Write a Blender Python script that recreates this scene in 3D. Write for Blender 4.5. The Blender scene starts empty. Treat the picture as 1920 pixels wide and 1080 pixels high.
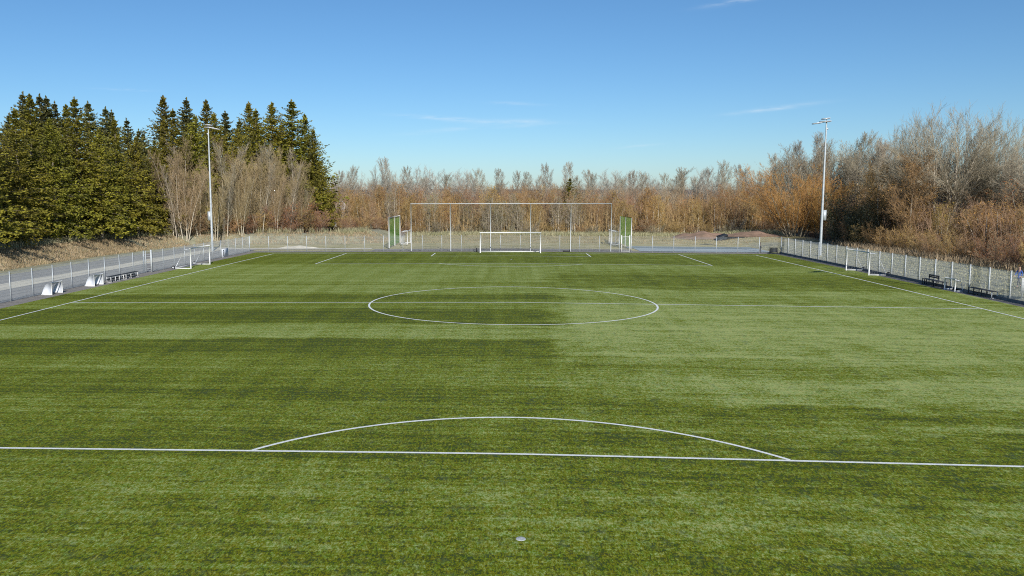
import bpy, math, random
import numpy as np
from mathutils import Vector, Matrix

sc = bpy.context.scene
COL = sc.collection
R = math.radians
rng = random.Random(7)

# ------------------------------------------------------------------ camera (solved from the pitch markings)
CAM = (-0.22268, -53.01059, 7.14703)
YAW, PIT, ROL, F_PX = -0.06316, 0.11262, -0.00132, 1551.4233
L, W = 47.70548, 29.28263                      # half length and half width of the pitch
CROWN, SAG = 0.21041, -0.14466                 # the pitch is crowned for drainage
cyw, syw = math.cos(YAW), math.sin(YAW)
FV = Vector((syw * math.cos(PIT), cyw * math.cos(PIT), -math.sin(PIT)))
R0 = Vector((cyw, -syw, 0))
U0 = R0.cross(FV)
RV = R0 * math.cos(ROL) + U0 * math.sin(ROL)
UV = -R0 * math.sin(ROL) + U0 * math.cos(ROL)
cd = bpy.data.cameras.new('camera')
cam = bpy.data.objects.new('camera', cd)
COL.objects.link(cam)
M = Matrix((RV, UV, -FV)).transposed().to_4x4()
M.translation = Vector(CAM)
cam.matrix_world = M
cd.sensor_width = 36.0
cd.lens = F_PX / 1920 * 36
cd.shift_x = 104.28 / 1920
cd.clip_start, cd.clip_end = 0.2, 9000
sc.camera = cam


def bearing(u, v, Y):
    """world point at depth line Y on the sight line of a measured point of the photograph"""
    d = FV + RV * ((u - 855.72) / F_PX) - UV * ((v - 540) / F_PX)
    t = (Y - CAM[1]) / d.y
    return CAM[0] + d.x * t, CAM[2] + d.z * t


def Zp(x, y):
    """level of the pitch and the ground round it"""
    xx = min(abs(x), W)
    yy = max(-L * 1.05, min(L * 1.05, y))
    return CROWN * (1 - (math.sqrt(xx * xx + 1.0) - 0.0) / math.sqrt(W * W + 1.0)) + SAG * (yy / L) ** 2


# ------------------------------------------------------------------ object helpers
def tag(o, label=None, cat=None, group=None, kind=None):
    if label: o['label'] = label
    if cat: o['category'] = cat
    if group: o['group'] = group
    if kind: o['kind'] = kind
    return o


def thing(name, loc=(0, 0, 0), rz=0.0, label=None, cat=None, group=None):
    o = bpy.data.objects.new(name, None)
    COL.objects.link(o)
    o.empty_display_size = 0.3
    o.location = loc
    o.rotation_euler = (0, 0, rz)
    return tag(o, label, cat, group)


def copy_tree(o, parent=None):
    c = o.copy()
    COL.objects.link(c)
    if parent: c.parent = parent
    for ch in list(o.children):
        copy_tree(ch, c)
    return c


class Geo:
    """collects vertices and faces; build() links ONE mesh object"""
    def __init__(self):
        self.v, self.f, self.n, self.a = [], [], 0, []

    def add(self, verts, faces):
        verts = np.asarray(verts, dtype=np.float64).reshape(-1, 3)
        faces = np.asarray(faces, dtype=np.int64)
        self.v.append(verts)
        self.f.append(faces + self.n)
        self.n += len(verts)
        return self

    def box(self, c, s, rz=0.0, rx=0.0, ry=0.0):
        v = np.array([(x, y, z) for x in (-.5, .5) for y in (-.5, .5) for z in (-.5, .5)]) * np.array(s)
        if rx or ry or rz:
            m = np.array(Matrix.Rotation(rz, 3, 'Z') @ Matrix.Rotation(ry, 3, 'Y') @ Matrix.Rotation(rx, 3, 'X'))
            v = v @ m.T
        f = [(0, 1, 3, 2), (4, 6, 7, 5), (0, 4, 5, 1), (2, 3, 7, 6), (0, 2, 6, 4), (1, 5, 7, 3)]
        return self.add(v + np.array(c), f)

    def tubes(self, segs, k=6, caps=False, jit=None):
        s = np.asarray(segs, dtype=np.float64).reshape(-1, 8)
        n = len(s)
        if n == 0: return self
        p0, p1, r0, r1 = s[:, 0:3], s[:, 3:6], s[:, 6], s[:, 7]
        d = p1 - p0
        d /= np.maximum(np.linalg.norm(d, axis=1, keepdims=True), 1e-9)
        ref = np.where(np.abs(d[:, 2:3]) > 0.9, np.array([[1.0, 0, 0]]), np.array([[0, 0, 1.0]]))
        a = np.cross(d, ref); a /= np.linalg.norm(a, axis=1, keepdims=True)
        b = np.cross(d, a)
        ang = np.arange(k) * 2 * math.pi / k
        ring = a[:, None, :] * np.cos(ang)[None, :, None] + b[:, None, :] * np.sin(ang)[None, :, None]
        v = np.concatenate([p0[:, None, :] + ring * r0[:, None, None], p1[:, None, :] + ring * r1[:, None, None]], axis=1)
        i = np.arange(k); j = (i + 1) % k
        q = np.stack([i, i + k, j + k, j], axis=1)
        f = q[None] + (np.arange(n) * 2 * k)[:, None, None]
        self.add(v.reshape(-1, 3), f.reshape(-1, 4))
        if caps:
            base = self.n - n * 2 * k
            for m in range(n):
                self.f.append(np.array([[base + m * 2 * k + x for x in reversed(range(k))]]))
                self.f.append(np.array([[base + m * 2 * k + k + x for x in range(k)]]))
        return self

    def rod(self, p, q, r, k=8, r2=None):
        return self.tubes([(*p, *q, r, r if r2 is None else r2)], k, True)

    def net(self, c00, c10, c11, c01, step, r=0.0022):
        c00, c10, c11, c01 = [np.array(c, float) for c in (c00, c10, c11, c01)]
        nu = max(1, round(max(np.linalg.norm(c10 - c00), np.linalg.norm(c11 - c01)) / step))
        nv = max(1, round(max(np.linalg.norm(c01 - c00), np.linalg.norm(c11 - c10)) / step))
        s = []
        P = lambda a, b: (c00 * (1 - a) + c10 * a) * (1 - b) + (c01 * (1 - a) + c11 * a) * b
        for i in range(nu + 1): s.append((*P(i / nu, 0), *P(i / nu, 1), r, r))
        for j in range(nv + 1): s.append((*P(0, j / nv), *P(1, j / nv), r, r))
        return self.tubes(s, 3)

    def wheel(self, c, ax, r, w, k=18):
        """a ring with a tyre profile about axis ax"""
        ax = Vector(ax).normalized(); a = ax.orthogonal().normalized(); b = ax.cross(a)
        prof = [(r * .58, -w / 2), (r * .9, -w / 2), (r, -w * .3), (r, w * .3), (r * .9, w / 2), (r * .58, w / 2)]
        v, f = [], []
        for i in range(k):
            t = 2 * math.pi * i / k
            for (rr, h) in prof:
                v.append(Vector(c) + (a * math.cos(t) + b * math.sin(t)) * rr + ax * h)
        m = len(prof)
        for i in range(k):
            for j in range(m):
                f.append((i * m + j, i * m + (j + 1) % m, ((i + 1) % k) * m + (j + 1) % m, ((i + 1) % k) * m + j))
        return self.add([tuple(x) for x in v], f)

    def mesh(self, name, mat, smooth=False):
        me = bpy.data.meshes.new(name)
        V = np.concatenate(self.v) if self.v else np.zeros((0, 3))
        me.vertices.add(len(V))
        me.vertices.foreach_set('co', V.astype(np.float32).ravel())
        loops, tot = [], []
        for f in self.f:
            if len(f) == 0: continue
            loops.append(f.ravel()); tot.append(np.full(len(f), f.shape[1]))
        loops, tot = np.concatenate(loops), np.concatenate(tot)
        me.loops.add(len(loops)); me.loops.foreach_set('vertex_index', loops.astype(np.int32))
        me.polygons.add(len(tot))
        st = np.concatenate([[0], np.cumsum(tot)[:-1]])
        me.polygons.foreach_set('loop_start', st.astype(np.int32))
        if smooth: me.polygons.foreach_set('use_smooth', np.ones(len(tot), dtype=bool))
        me.update(calc_edges=True)
        me.validate()
        if mat: me.materials.append(mat)
        return me

    def build(self, name, mat, parent=None, smooth=False):
        o = bpy.data.objects.new(name, self.mesh(name, mat, smooth))
        COL.objects.link(o)
        if parent: o.parent = parent
        return o


# ------------------------------------------------------------------ materials
def mat(name, c1, c2=None, scale=6.0, rough=0.8, metal=0.0, bump=0.0, bscale=40.0, spec=0.3, rnd=0.0, trans=0.0, stretch=(1, 1, 1)):
    """two colours mixed by noise in object space, optional bump, per-object value drift and translucency"""
    m = bpy.data.materials.new(name); m.use_nodes = True
    nt = m.node_tree; N, K = nt.nodes, nt.links
    bs = N['Principled BSDF']; out = N['Material Output']
    bs.inputs['Roughness'].default_value = rough
    bs.inputs['Metallic'].default_value = metal
    bs.inputs['Specular IOR Level'].default_value = spec
    c2 = c2 or tuple(x * 0.82 for x in c1)
    tc = N.new('ShaderNodeTexCoord'); mp = N.new('ShaderNodeMapping'); mp.inputs['Scale'].default_value = stretch
    K.new(tc.outputs['Object'], mp.inputs['Vector'])
    nz = N.new('ShaderNodeTexNoise'); nz.inputs['Scale'].default_value = scale; nz.inputs['Detail'].default_value = 5; nz.inputs['Roughness'].default_value = .65
    K.new(mp.outputs[0], nz.inputs['Vector'])
    rp = N.new('ShaderNodeValToRGB')
    rp.color_ramp.elements[0].position = .36; rp.color_ramp.elements[1].position = .64
    rp.color_ramp.elements[0].color = (*c2, 1); rp.color_ramp.elements[1].color = (*c1, 1)
    K.new(nz.outputs['Fac'], rp.inputs[0])
    col = rp.outputs[0]
    if rnd:
        oi = N.new('ShaderNodeObjectInfo')
        hs = N.new('ShaderNodeHueSaturation')
        a = N.new('ShaderNodeMapRange'); a.inputs['To Min'].default_value = 1 - rnd; a.inputs['To Max'].default_value = 1 + rnd
        K.new(oi.outputs['Random'], a.inputs['Value']); K.new(a.outputs[0], hs.inputs['Value'])
        b = N.new('ShaderNodeMath'); b.operation = 'MULTIPLY'; b.inputs[1].default_value = 7.31
        fr = N.new('ShaderNodeMath'); fr.operation = 'FRACT'
        K.new(oi.outputs['Random'], b.inputs[0]); K.new(b.outputs[0], fr.inputs[0])
        h = N.new('ShaderNodeMapRange'); h.inputs['To Min'].default_value = .5 - rnd * .07; h.inputs['To Max'].default_value = .5 + rnd * .07
        K.new(fr.outputs[0], h.inputs['Value']); K.new(h.outputs[0], hs.inputs['Hue'])
        K.new(col, hs.inputs['Color']); col = hs.outputs[0]
    K.new(col, bs.inputs['Base Color'])
    if bump:
        bn = N.new('ShaderNodeTexNoise'); bn.inputs['Scale'].default_value = bscale; bn.inputs['Detail'].default_value = 4
        K.new(tc.outputs['Object'], bn.inputs['Vector'])
        bp = N.new('ShaderNodeBump'); bp.inputs['Strength'].default_value = bump; bp.inputs['Distance'].default_value = .05
        K.new(bn.outputs['Fac'], bp.inputs['Height']); K.new(bp.outputs[0], bs.inputs['Normal'])
    if trans:
        tr = N.new('ShaderNodeBsdfTranslucent'); K.new(col, tr.inputs['Color'])
        mx = N.new('ShaderNodeMixShader'); mx.inputs[0].default_value = trans
        K.new(bs.outputs[0], mx.inputs[1]); K.new(tr.outputs[0], mx.inputs[2]); K.new(mx.outputs[0], out.inputs['Surface'])
    return m


MT = {
    'white': mat('white_paint', (.72, .72, .71), (.63, .64, .64), 3, .45),
    'line': mat('line_fibre', (.78, .80, .80), (.62, .66, .65), 9, .9, bump=.4, bscale=60),
    'alu': mat('aluminium', (.66, .68, .70), (.58, .60, .62), 4, .42, .35),
    'galv': mat('galvanised_steel', (.56, .60, .62), (.44, .48, .50), 5, .5, .3),
    'postr': mat('zinc_post', (.58, .61, .62), (.47, .50, .51), 5, .55, .2),
    'dark': mat('dark_paint', (.022, .027, .034), (.03, .035, .04), 5, .5),
    'black': mat('black_rubber', (.018, .018, .019), (.028, .028, .028), 14, .75),
    'net': mat('net_cord', (.50, .52, .52), (.42, .44, .44), 8, .9),
    'darknet': mat('dark_net_cord', (.06, .07, .07), (.04, .05, .05), 8, .9),
    'greennet': mat('green_net_cord', (.22, .45, .11), (.16, .36, .09), 3, .85, trans=.35),
    'wood': mat('weathered_wood', (.10, .10, .105), (.06, .06, .065), 9, .7, stretch=(1, 8, 8)),
    'panel': mat('white_tarpaulin', (.74, .78, .84), (.66, .70, .76), 3, .55, trans=.12),
    'bark': mat('grey_bark', (.30, .26, .20), (.16, .135, .10), 5, .9, bump=.6, bscale=18, rnd=.2),
    'birch': mat('pale_bark', (.60, .54, .43), (.36, .315, .24), 3.5, .85, bump=.3, bscale=18, rnd=.15),
    'twig': mat('grey_twigs', (.44, .38, .28), (.30, .255, .18), .6, .85, rnd=.2),
    'twig_brown': mat('brown_grey_twigs', (.47, .36, .20), (.32, .24, .135), .6, .85, rnd=.2),
    'wire': mat('galvanised_wire', (.46, .50, .52), (.38, .42, .44), 5, .55, .2),
    'twig_pale': mat('pale_grey_twigs', (.47, .44, .37), (.34, .32, .265), .6, .85, rnd=.15),
    'twig_tan': mat('tan_twigs', (.50, .34, .16), (.32, .215, .105), .6, .85, rnd=.22),
    'twig_red': mat('reddish_twigs', (.44, .29, .185), (.29, .19, .12), .6, .85, rnd=.22),
    'twig_orange': mat('orange_twigs', (.50, .275, .085), (.32, .17, .055), .5, .85, rnd=.12),
    'leaf_brown': mat('dead_leaves', (.46, .205, .065), (.28, .125, .045), .7, .8, rnd=.25, trans=.25),
    'leaf_gold': mat('golden_buds', (.50, .32, .075), (.32, .195, .045), .7, .8, rnd=.25, trans=.25),
    'leaf_olive': mat('olive_leaves', (.33, .29, .08), (.19, .17, .05), .6, .8, rnd=.25, trans=.2),
    'leaf_dark': mat('dark_leaves', (.075, .075, .032), (.045, .046, .022), .7, .6, rnd=.2),
    'needle': mat('spruce_needles', (.37, .325, .040), (.155, .155, .028), .32, .75, rnd=.2, trans=.3),
    'needle_blue': mat('bluish_needles', (.23, .225, .075), (.12, .125, .05), .5, .75, rnd=.2, trans=.25),
    'straw': mat('dry_grass_blades', (.46, .38, .21), (.27, .195, .105), .45, .9, trans=.2),
    'straw_pale': mat('pale_dry_grass', (.52, .48, .30), (.36, .36, .20), .5, .9, trans=.2),
    'bracken': mat('dead_bracken', (.52, .405, .26), (.33, .245, .15), .5, .9, trans=.1),
    'gravel': mat('grey_gravel', (.27, .25, .225), (.17, .16, .145), 2.2, .95, bump=.6, bscale=30),
    'asphalt': mat('asphalt', (.265, .262, .25), (.20, .20, .195), .8, .9, bump=.3, bscale=60, stretch=(1, .3, 1)),
    'asphalt_b': mat('bluish_paving', (.34, .40, .43), (.27, .33, .35), .6, .9, stretch=(.3, 1, 1)),
    'asphalt_c': mat('dark_paving', (.19, .245, .27), (.15, .20, .22), .6, .9, stretch=(.3, 1, 1)),
    'sand': mat('pale_sandy_gravel', (.60, .565, .46), (.45, .43, .36), .7, .95, bump=.4, bscale=20, stretch=(1, .25, 1)),
    'soil': mat('red_brown_soil', (.28, .185, .135), (.17, .12, .085), .9, .95, bump=.8, bscale=5),
    'kerb': mat('concrete_kerb', (.19, .185, .18), (.13, .128, .125), 3, .9),
    'blue': mat('blue_jacket', (.035, .11, .42), (.025, .075, .30), 6, .7),
    'jeans': mat('grey_trousers', (.09, .095, .11), (.06, .065, .08), 9, .85),
    'skin': mat('skin', (.52, .33, .25), (.46, .28, .21), 9, .55),
    'hair': mat('brown_hair', (.07, .035, .02), (.045, .025, .015), 30, .6),
    'plaster': mat('white_plaster', (.70, .72, .74), (.60, .62, .65), 2, .85),
    'roof': mat('slate_roof', (.10, .105, .12), (.07, .075, .085), 5, .8),
    'foam': mat('spot_plastic', (.44, .46, .48), (.28, .31, .32), 18, .8),
    'forest': mat('far_forest', (.085, .095, .105), (.055, .064, .074), .012, .95),
}


def n_math(N, K, op, a, b=None, clamp=False):
    n = N.new('ShaderNodeMath'); n.operation = op; n.use_clamp = clamp
    for i, x in enumerate((a, b)):
        if x is None: continue
        if isinstance(x, (int, float)): n.inputs[i].default_value = x
        else: K.new(x, n.inputs[i])
    return n.outputs[0]


def turf_material():
    """artificial turf: the pile lies in brushed bands (pale / dark olive), with streaks, blotches and fibres"""
    m = bpy.data.materials.new('artificial_turf'); m.use_nodes = True
    nt = m.node_tree; N, K = nt.nodes, nt.links
    bs = N['Principled BSDF']
    bs.inputs['Roughness'].default_value = .85; bs.inputs['Specular IOR Level'].default_value = .12
    bs.inputs['Sheen Weight'].default_value = .012; bs.inputs['Sheen Roughness'].default_value = .5; bs.inputs['Sheen Tint'].default_value = (.75, .85, .25, 1)
    geo = N.new('ShaderNodeNewGeometry'); sep = N.new('ShaderNodeSeparateXYZ')
    K.new(geo.outputs['Position'], sep.inputs[0])
    X, Y = sep.outputs['X'], sep.outputs['Y']

    def noise(scale, sx, sy, detail=4, rough=.6, seed=0.0):
        cb = N.new('ShaderNodeCombineXYZ')
        K.new(n_math(N, K, 'MULTIPLY', X, sx), cb.inputs[0]); K.new(n_math(N, K, 'MULTIPLY', Y, sy), cb.inputs[1])
        cb.inputs[2].default_value = seed
        t = N.new('ShaderNodeTexNoise'); t.inputs['Scale'].default_value = scale
        t.inputs['Detail'].default_value = detail; t.inputs['Roughness'].default_value = rough
        K.new(cb.outputs[0], t.inputs['Vector'])
        return t.outputs['Fac']

    def remap(v, a, b, c, d):
        r = N.new('ShaderNodeMapRange')
        for i, x in zip(('From Min', 'From Max', 'To Min', 'To Max'), (a, b, c, d)): r.inputs[i].default_value = x
        K.new(v, r.inputs['Value']); return r.outputs[0]

    def ramp(v, stops):
        r = N.new('ShaderNodeValToRGB'); e = r.color_ramp.elements
        while len(e) < len(stops): e.new(.5)
        for el, (p, c) in zip(e, stops):
            el.position = p
            el.color = (c, c, c, 1) if isinstance(c, (int, float)) else (*c, 1)
        K.new(v, r.inputs[0]); return r.outputs[0]

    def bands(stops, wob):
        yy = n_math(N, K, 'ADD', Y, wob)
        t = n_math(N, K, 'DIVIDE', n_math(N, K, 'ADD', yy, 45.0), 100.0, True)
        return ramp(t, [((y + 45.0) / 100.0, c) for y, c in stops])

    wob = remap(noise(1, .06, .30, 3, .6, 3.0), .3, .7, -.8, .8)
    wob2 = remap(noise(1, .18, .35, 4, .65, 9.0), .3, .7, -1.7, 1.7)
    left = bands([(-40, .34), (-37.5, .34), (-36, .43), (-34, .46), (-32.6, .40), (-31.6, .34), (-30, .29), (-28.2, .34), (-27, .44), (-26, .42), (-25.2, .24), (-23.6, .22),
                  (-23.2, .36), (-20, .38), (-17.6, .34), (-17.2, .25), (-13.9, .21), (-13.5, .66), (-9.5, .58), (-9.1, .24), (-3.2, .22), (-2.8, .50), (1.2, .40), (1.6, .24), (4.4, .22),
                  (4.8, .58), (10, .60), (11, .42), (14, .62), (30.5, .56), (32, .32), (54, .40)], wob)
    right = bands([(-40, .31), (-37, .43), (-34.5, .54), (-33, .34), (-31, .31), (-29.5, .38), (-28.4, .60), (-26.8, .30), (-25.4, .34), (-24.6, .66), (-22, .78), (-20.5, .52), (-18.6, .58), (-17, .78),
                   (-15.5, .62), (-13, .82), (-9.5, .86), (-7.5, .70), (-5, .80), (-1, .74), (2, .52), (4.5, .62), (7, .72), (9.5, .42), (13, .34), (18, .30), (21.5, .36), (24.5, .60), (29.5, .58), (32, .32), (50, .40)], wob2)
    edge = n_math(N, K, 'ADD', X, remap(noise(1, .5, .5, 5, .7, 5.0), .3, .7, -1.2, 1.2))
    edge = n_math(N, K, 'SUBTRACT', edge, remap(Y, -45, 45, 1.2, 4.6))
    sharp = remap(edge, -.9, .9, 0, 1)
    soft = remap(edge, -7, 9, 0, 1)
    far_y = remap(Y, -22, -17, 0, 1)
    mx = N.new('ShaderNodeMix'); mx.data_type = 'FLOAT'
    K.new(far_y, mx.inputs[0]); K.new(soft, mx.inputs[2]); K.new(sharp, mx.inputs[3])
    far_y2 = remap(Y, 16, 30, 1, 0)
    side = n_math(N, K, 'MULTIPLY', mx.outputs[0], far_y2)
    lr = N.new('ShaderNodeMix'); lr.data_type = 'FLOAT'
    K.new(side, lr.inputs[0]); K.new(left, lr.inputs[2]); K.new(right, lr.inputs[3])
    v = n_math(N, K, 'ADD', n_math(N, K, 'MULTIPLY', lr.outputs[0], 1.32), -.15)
    streak = remap(noise(1, .10, 3.6, 5, .7, 1.0), .25, .75, -.26, .26)
    streak2 = remap(noise(1, .45, 7.5, 4, .75, 6.0), .25, .75, -.20, .20)
    cross = remap(noise(1, .85, .035, 4, .7, 2.0), .3, .7, -.15, .15)
    blot = remap(noise(1, .6, 1.1, 6, .78, 8.0), .3, .7, -.34, .34)
    blot_w = n_math(N, K, 'MULTIPLY', blot, remap(X, -12, 6, .45, 1.0))
    grain = remap(noise(1, 8.0, 4.2, 3, .85, 4.0), .3, .7, -.46, .46)
    fib = remap(noise(1, 20, 9.5, 2, .85, 7.0), .3, .7, -.50, .50)
    streak3 = remap(noise(1, .035, 1.1, 3, .75, 21.0), .3, .7, -.20, .20)
    spots = n_math(N, K, 'MULTIPLY', remap(noise(1, 2.0, 1.5, 5, .85, 31.0), .56, .70, 0, -.42), remap(X, -22, -2, .35, 1.0))
    for t in (spots, streak, streak2, streak3, cross, blot_w, grain, fib): v = n_math(N, K, 'ADD', v, t)
    col = N.new('ShaderNodeValToRGB'); e = col.color_ramp.elements
    cs = [(0.0, (.046, .062, .016)), (.20, (.120, .130, .013)), (.40, (.154, .175, .024)), (.62, (.188, .224, .052)), (.82, (.236, .286, .118)), (1.0, (.340, .370, .150))]
    while len(e) < len(cs): e.new(.5)
    for el, (p_, c_) in zip(e, cs): el.position = p_; el.color = (*c_, 1)
    K.new(v, col.inputs[0])
    # yellow and blue-green fibres mixed in
    hv = remap(noise(1, 5.5, 3.6, 5, .85, 11.0), .32, .68, .462, .552)
    hs = N.new('ShaderNodeHueSaturation'); K.new(hv, hs.inputs['Hue']); K.new(col.outputs[0], hs.inputs['Color'])
    hs.inputs['Saturation'].default_value = 1.13
    infill = n_math(N, K, 'MULTIPLY', remap(noise(1, 2.4, 1.7, 6, .85, 41.0), .52, .66, 0, .55), remap(X, -24, 0, .30, 1.0))
    mi = N.new('ShaderNodeMix'); mi.data_type = 'RGBA'
    K.new(infill, mi.inputs[0]); K.new(hs.outputs[0], mi.inputs[6]); mi.inputs[7].default_value = (.052, .086, .060, 1)
    K.new(mi.outputs[2], bs.inputs['Base Color'])
    bp = N.new('ShaderNodeBump'); bp.inputs['Strength'].default_value = .55; bp.inputs['Distance'].default_value = .03
    h = n_math(N, K, 'ADD', noise(1, 42, 22, 3, .8, 12.0), noise(1, 9, 5, 4, .7, 13.0))
    K.new(h, bp.inputs['Height']); K.new(bp.outputs[0], bs.inputs['Normal'])
    return m


def ground_material():
    m = bpy.data.materials.new('rough_grassland'); m.use_nodes = True
    nt = m.node_tree; N, K = nt.nodes, nt.links
    bs = N['Principled BSDF']; bs.inputs['Roughness'].default_value = .95; bs.inputs['Specular IOR Level'].default_value = .1
    geo = N.new('ShaderNodeNewGeometry')
    at = N.new('ShaderNodeAttribute'); at.attribute_name = 'zone'

    def noise(scale, detail, rough, st=(1, 1, 1)):
        mp = N.new('ShaderNodeMapping'); mp.inputs['Scale'].default_value = st
        K.new(geo.outputs['Position'], mp.inputs['Vector'])
        t = N.new('ShaderNodeTexNoise'); t.inputs['Scale'].default_value = scale; t.inputs['Detail'].default_value = detail; t.inputs['Roughness'].default_value = rough
        K.new(mp.outputs[0], t.inputs['Vector']); return t.outputs['Fac']

    def ramp(v, cols):
        r = N.new('ShaderNodeValToRGB'); e = r.color_ramp.elements
        while len(e) < len(cols): e.new(.5)
        for el, (p_, c_) in zip(e, cols): el.position = p_; el.color = (*c_, 1)
        K.new(v, r.inputs[0]); return r.outputs[0]
    g = ramp(noise(.9, 6, .7, (.35, 1, 1)), [(.3, (.20, .20, .085)), (.45, (.33, .31, .155)), (.55, (.43, .385, .225)), (.7, (.50, .46, .30))])
    w = ramp(noise(.8, 6, .7), [(.3, (.055, .04, .025)), (.5, (.12, .08, .045)), (.7, (.20, .13, .07))])
    s = ramp(noise(1.1, 6, .7, (1, .5, 1)), [(.3, (.15, .145, .10)), (.5, (.255, .26, .20)), (.68, (.39, .385, .27))])
    mx = N.new('ShaderNodeMix'); mx.data_type = 'RGBA'
    f = N.new('ShaderNodeMapRange'); K.new(at.outputs['Fac'], f.inputs['Value'])
    f.inputs['From Min'].default_value = 0; f.inputs['From Max'].default_value = .5
    K.new(f.outputs[0], mx.inputs[0]); K.new(g, mx.inputs[6]); K.new(s, mx.inputs[7])
    my = N.new('ShaderNodeMix'); my.data_type = 'RGBA'
    f2 = N.new('ShaderNodeMapRange'); K.new(at.outputs['Fac'], f2.inputs['Value'])
    f2.inputs['From Min'].default_value = .5; f2.inputs['From Max'].default_value = 1
    K.new(f2.outputs[0], my.inputs[0]); K.new(mx.outputs[2], my.inputs[6]); K.new(w, my.inputs[7])
    K.new(my.outputs[2], bs.inputs['Base Color'])
    bp = N.new('ShaderNodeBump'); bp.inputs['Strength'].default_value = .8; bp.inputs['Distance'].default_value = .12
    K.new(noise(4, 6, .75), bp.inputs['Height']); K.new(bp.outputs[0], bs.inputs['Normal'])
    return m


# ------------------------------------------------------------------ terrain
FOOT = [(-47.5, -200), (-47.5, 0), (-47.8, 20), (-48.4, 43), (-47.8, 55), (-44.6, 62.5), (-38, 66), (-31, 67.0), (-24, 66.8), (-19.2, 69), (-17.4, 76), (-17.0, 84)]


def seg_dist(px, py, a, b):
    ax, ay = a; bx, by = b
    t = max(0, min(1, ((px - ax) * (bx - ax) + (py - ay) * (by - ay)) / ((bx - ax) ** 2 + (by - ay) ** 2)))
    return math.hypot(px - ax - t * (bx - ax), py - ay - t * (by - ay))


POLY = FOOT + [(-17, 400), (-3000, 400), (-3000, -200)]


def inside(px, py):
    c = False
    j = len(POLY) - 1
    for i in range(len(POLY)):
        xi, yi = POLY[i]; xj, yj = POLY[j]
        if (yi > py) != (yj > py) and px < (xj - xi) * (py - yi) / (yj - yi) + xi: c = not c
        j = i
    return c


def smooth(a, b, t):
    t = max(0, min(1, (t - a) / (b - a))); return t * t * (3 - 2 * t)


def terr(x, y):
    """height of the ground, and its zone (0 grass, .5 verge, 1 woodland floor)"""
    z = Zp(x, y) - .03
    zone = 0.0
    if x < -16 and inside(x, y):
        d = min(seg_dist(x, y, FOOT[i], FOOT[i + 1]) for i in range(len(FOOT) - 1))
        z += 1.45 * smooth(0, 5.0, d) + .25 * math.sin(x * .23) * math.sin(y * .17) * smooth(2, 8, d)
        zone = .35 + .65 * smooth(3.5, 7, d)
        if y > 84: zone = 1.0
    else:
        if x > 33.2:
            z += .17 + .33 * smooth(33.4, 37.5, x)
            zone = .5 if y < 62 else .5 * (1 - smooth(62, 70, y))
            zone = max(zone, smooth(43.5, 46.5, x))
        if x < -45.5: zone = .4
        if y > 60: z += .55 * smooth(60, 84, y)
        if y > 84: zone = max(zone, smooth(84, 88, y))
    if abs(x) < 34 and y < 53: z -= .05
    return z, min(1.0, zone)


def axis(lo, hi, a, b, fine, grow=1.22):
    xs = list(np.arange(a, b + 1e-6, fine))
    s, x = fine, b
    while x < hi: s *= grow; x += s; xs.append(min(x, hi))
    s, x = fine, a
    while x > lo: s *= grow; x -= s; xs.insert(0, max(x, lo))
    return xs


gx = axis(-4500, 4500, -75, 75, 1.0)
gy = axis(-700, 6000, -8, 120, 1.0)
V = []; zones = []
for yy in gy:
    for xx in gx:
        z, zo = terr(xx, yy)
        V.append((xx, yy, z)); zones.append(zo)
nx = len(gx)
I = np.arange((len(gy) - 1) * (nx - 1)); ii = I // (nx - 1) * nx + I % (nx - 1)
Fc = np.stack([ii, ii + 1, ii + nx + 1, ii + nx], 1)
g = Geo(); g.add(V, Fc)
ground = tag(g.build('ground', ground_material(), smooth=True), kind='structure')
la = ground.data.attributes.new('zone', 'FLOAT', 'POINT')
la.data.foreach_set('value', np.array(zones, dtype=np.float32))


def sheet(name, poly_fn, xs, ys, off, m):
    """a thin sheet that follows the ground: poly_fn(u, y) -> x"""
    g = Geo(); v = []
    for y in ys:
        for u in xs:
            x = poly_fn(u, y)
            v.append((x, y, Zp(x, y) + off))
    n = len(xs)
    f = [(j * n + i, j * n + i + 1, (j + 1) * n + i + 1, (j + 1) * n + i) for j in range(len(ys) - 1) for i in range(n - 1)]
    g.add(v, f)
    return tag(g.build(name, m, smooth=True), kind='structure')


fr = lambda a, b, n: [a + (b - a) * i / n for i in range(n + 1)]
sheet('turf', lambda u, y: u, fr(-32.25, 32.25, 86), fr(-51.5, 50.15, 102), .02, turf_material())
# gravel border between turf and fence: three strips, butted
g = Geo()
def strip(g, x0, x1, y0, y1, nx_, ny_, off):
    v = [(x, y, Zp(x, y) + off) for y in fr(y0, y1, ny_) for x in fr(x0, x1, nx_)]
    n = nx_ + 1
    g.add(v, [(j * n + i, j * n + i + 1, (j + 1) * n + i + 1, (j + 1) * n + i) for j in range(ny_) for i in range(nx_)])
strip(g, -33.9, -32.25, -51.5, 53.0, 2, 80, .004)
strip(g, 32.25, 33.12, -51.5, 51.6, 2, 80, .004)
strip(g, -32.25, 32.25, 50.15, 53.0, 60, 3, .004)
tag(g.build('gravel_strip', MT['gravel'], smooth=True), kind='structure')
wv = lambda y, s: .18 * math.sin(y * .21 + s) + .12 * math.sin(y * .53 + 2 * s)
sheet('asphalt_path', lambda u, y: -33.9 + u * (-4.5 + wv(y, 0) * .3), fr(0, 1, 5), fr(-51, 58.5, 70), .004, MT['asphalt'])
sheet('sandy_path', lambda u, y: -38.4 + wv(y, 0) * .3 + u * (-2.5 + wv(y, 2)), fr(0, 1, 4), fr(-51, 60, 90), .008, MT['sand'])
sheet('road', lambda u, y: -40.9 + wv(y, 0) * .3 + wv(y, 2) + u * (-4.6 + wv(y, 4)), fr(0, 1, 4), fr(-51, 61, 90), .004, MT['asphalt'])
g = Geo(); strip(g, -38.6, -18.5, 56.2, 58.6, 20, 2, .010)
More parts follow.
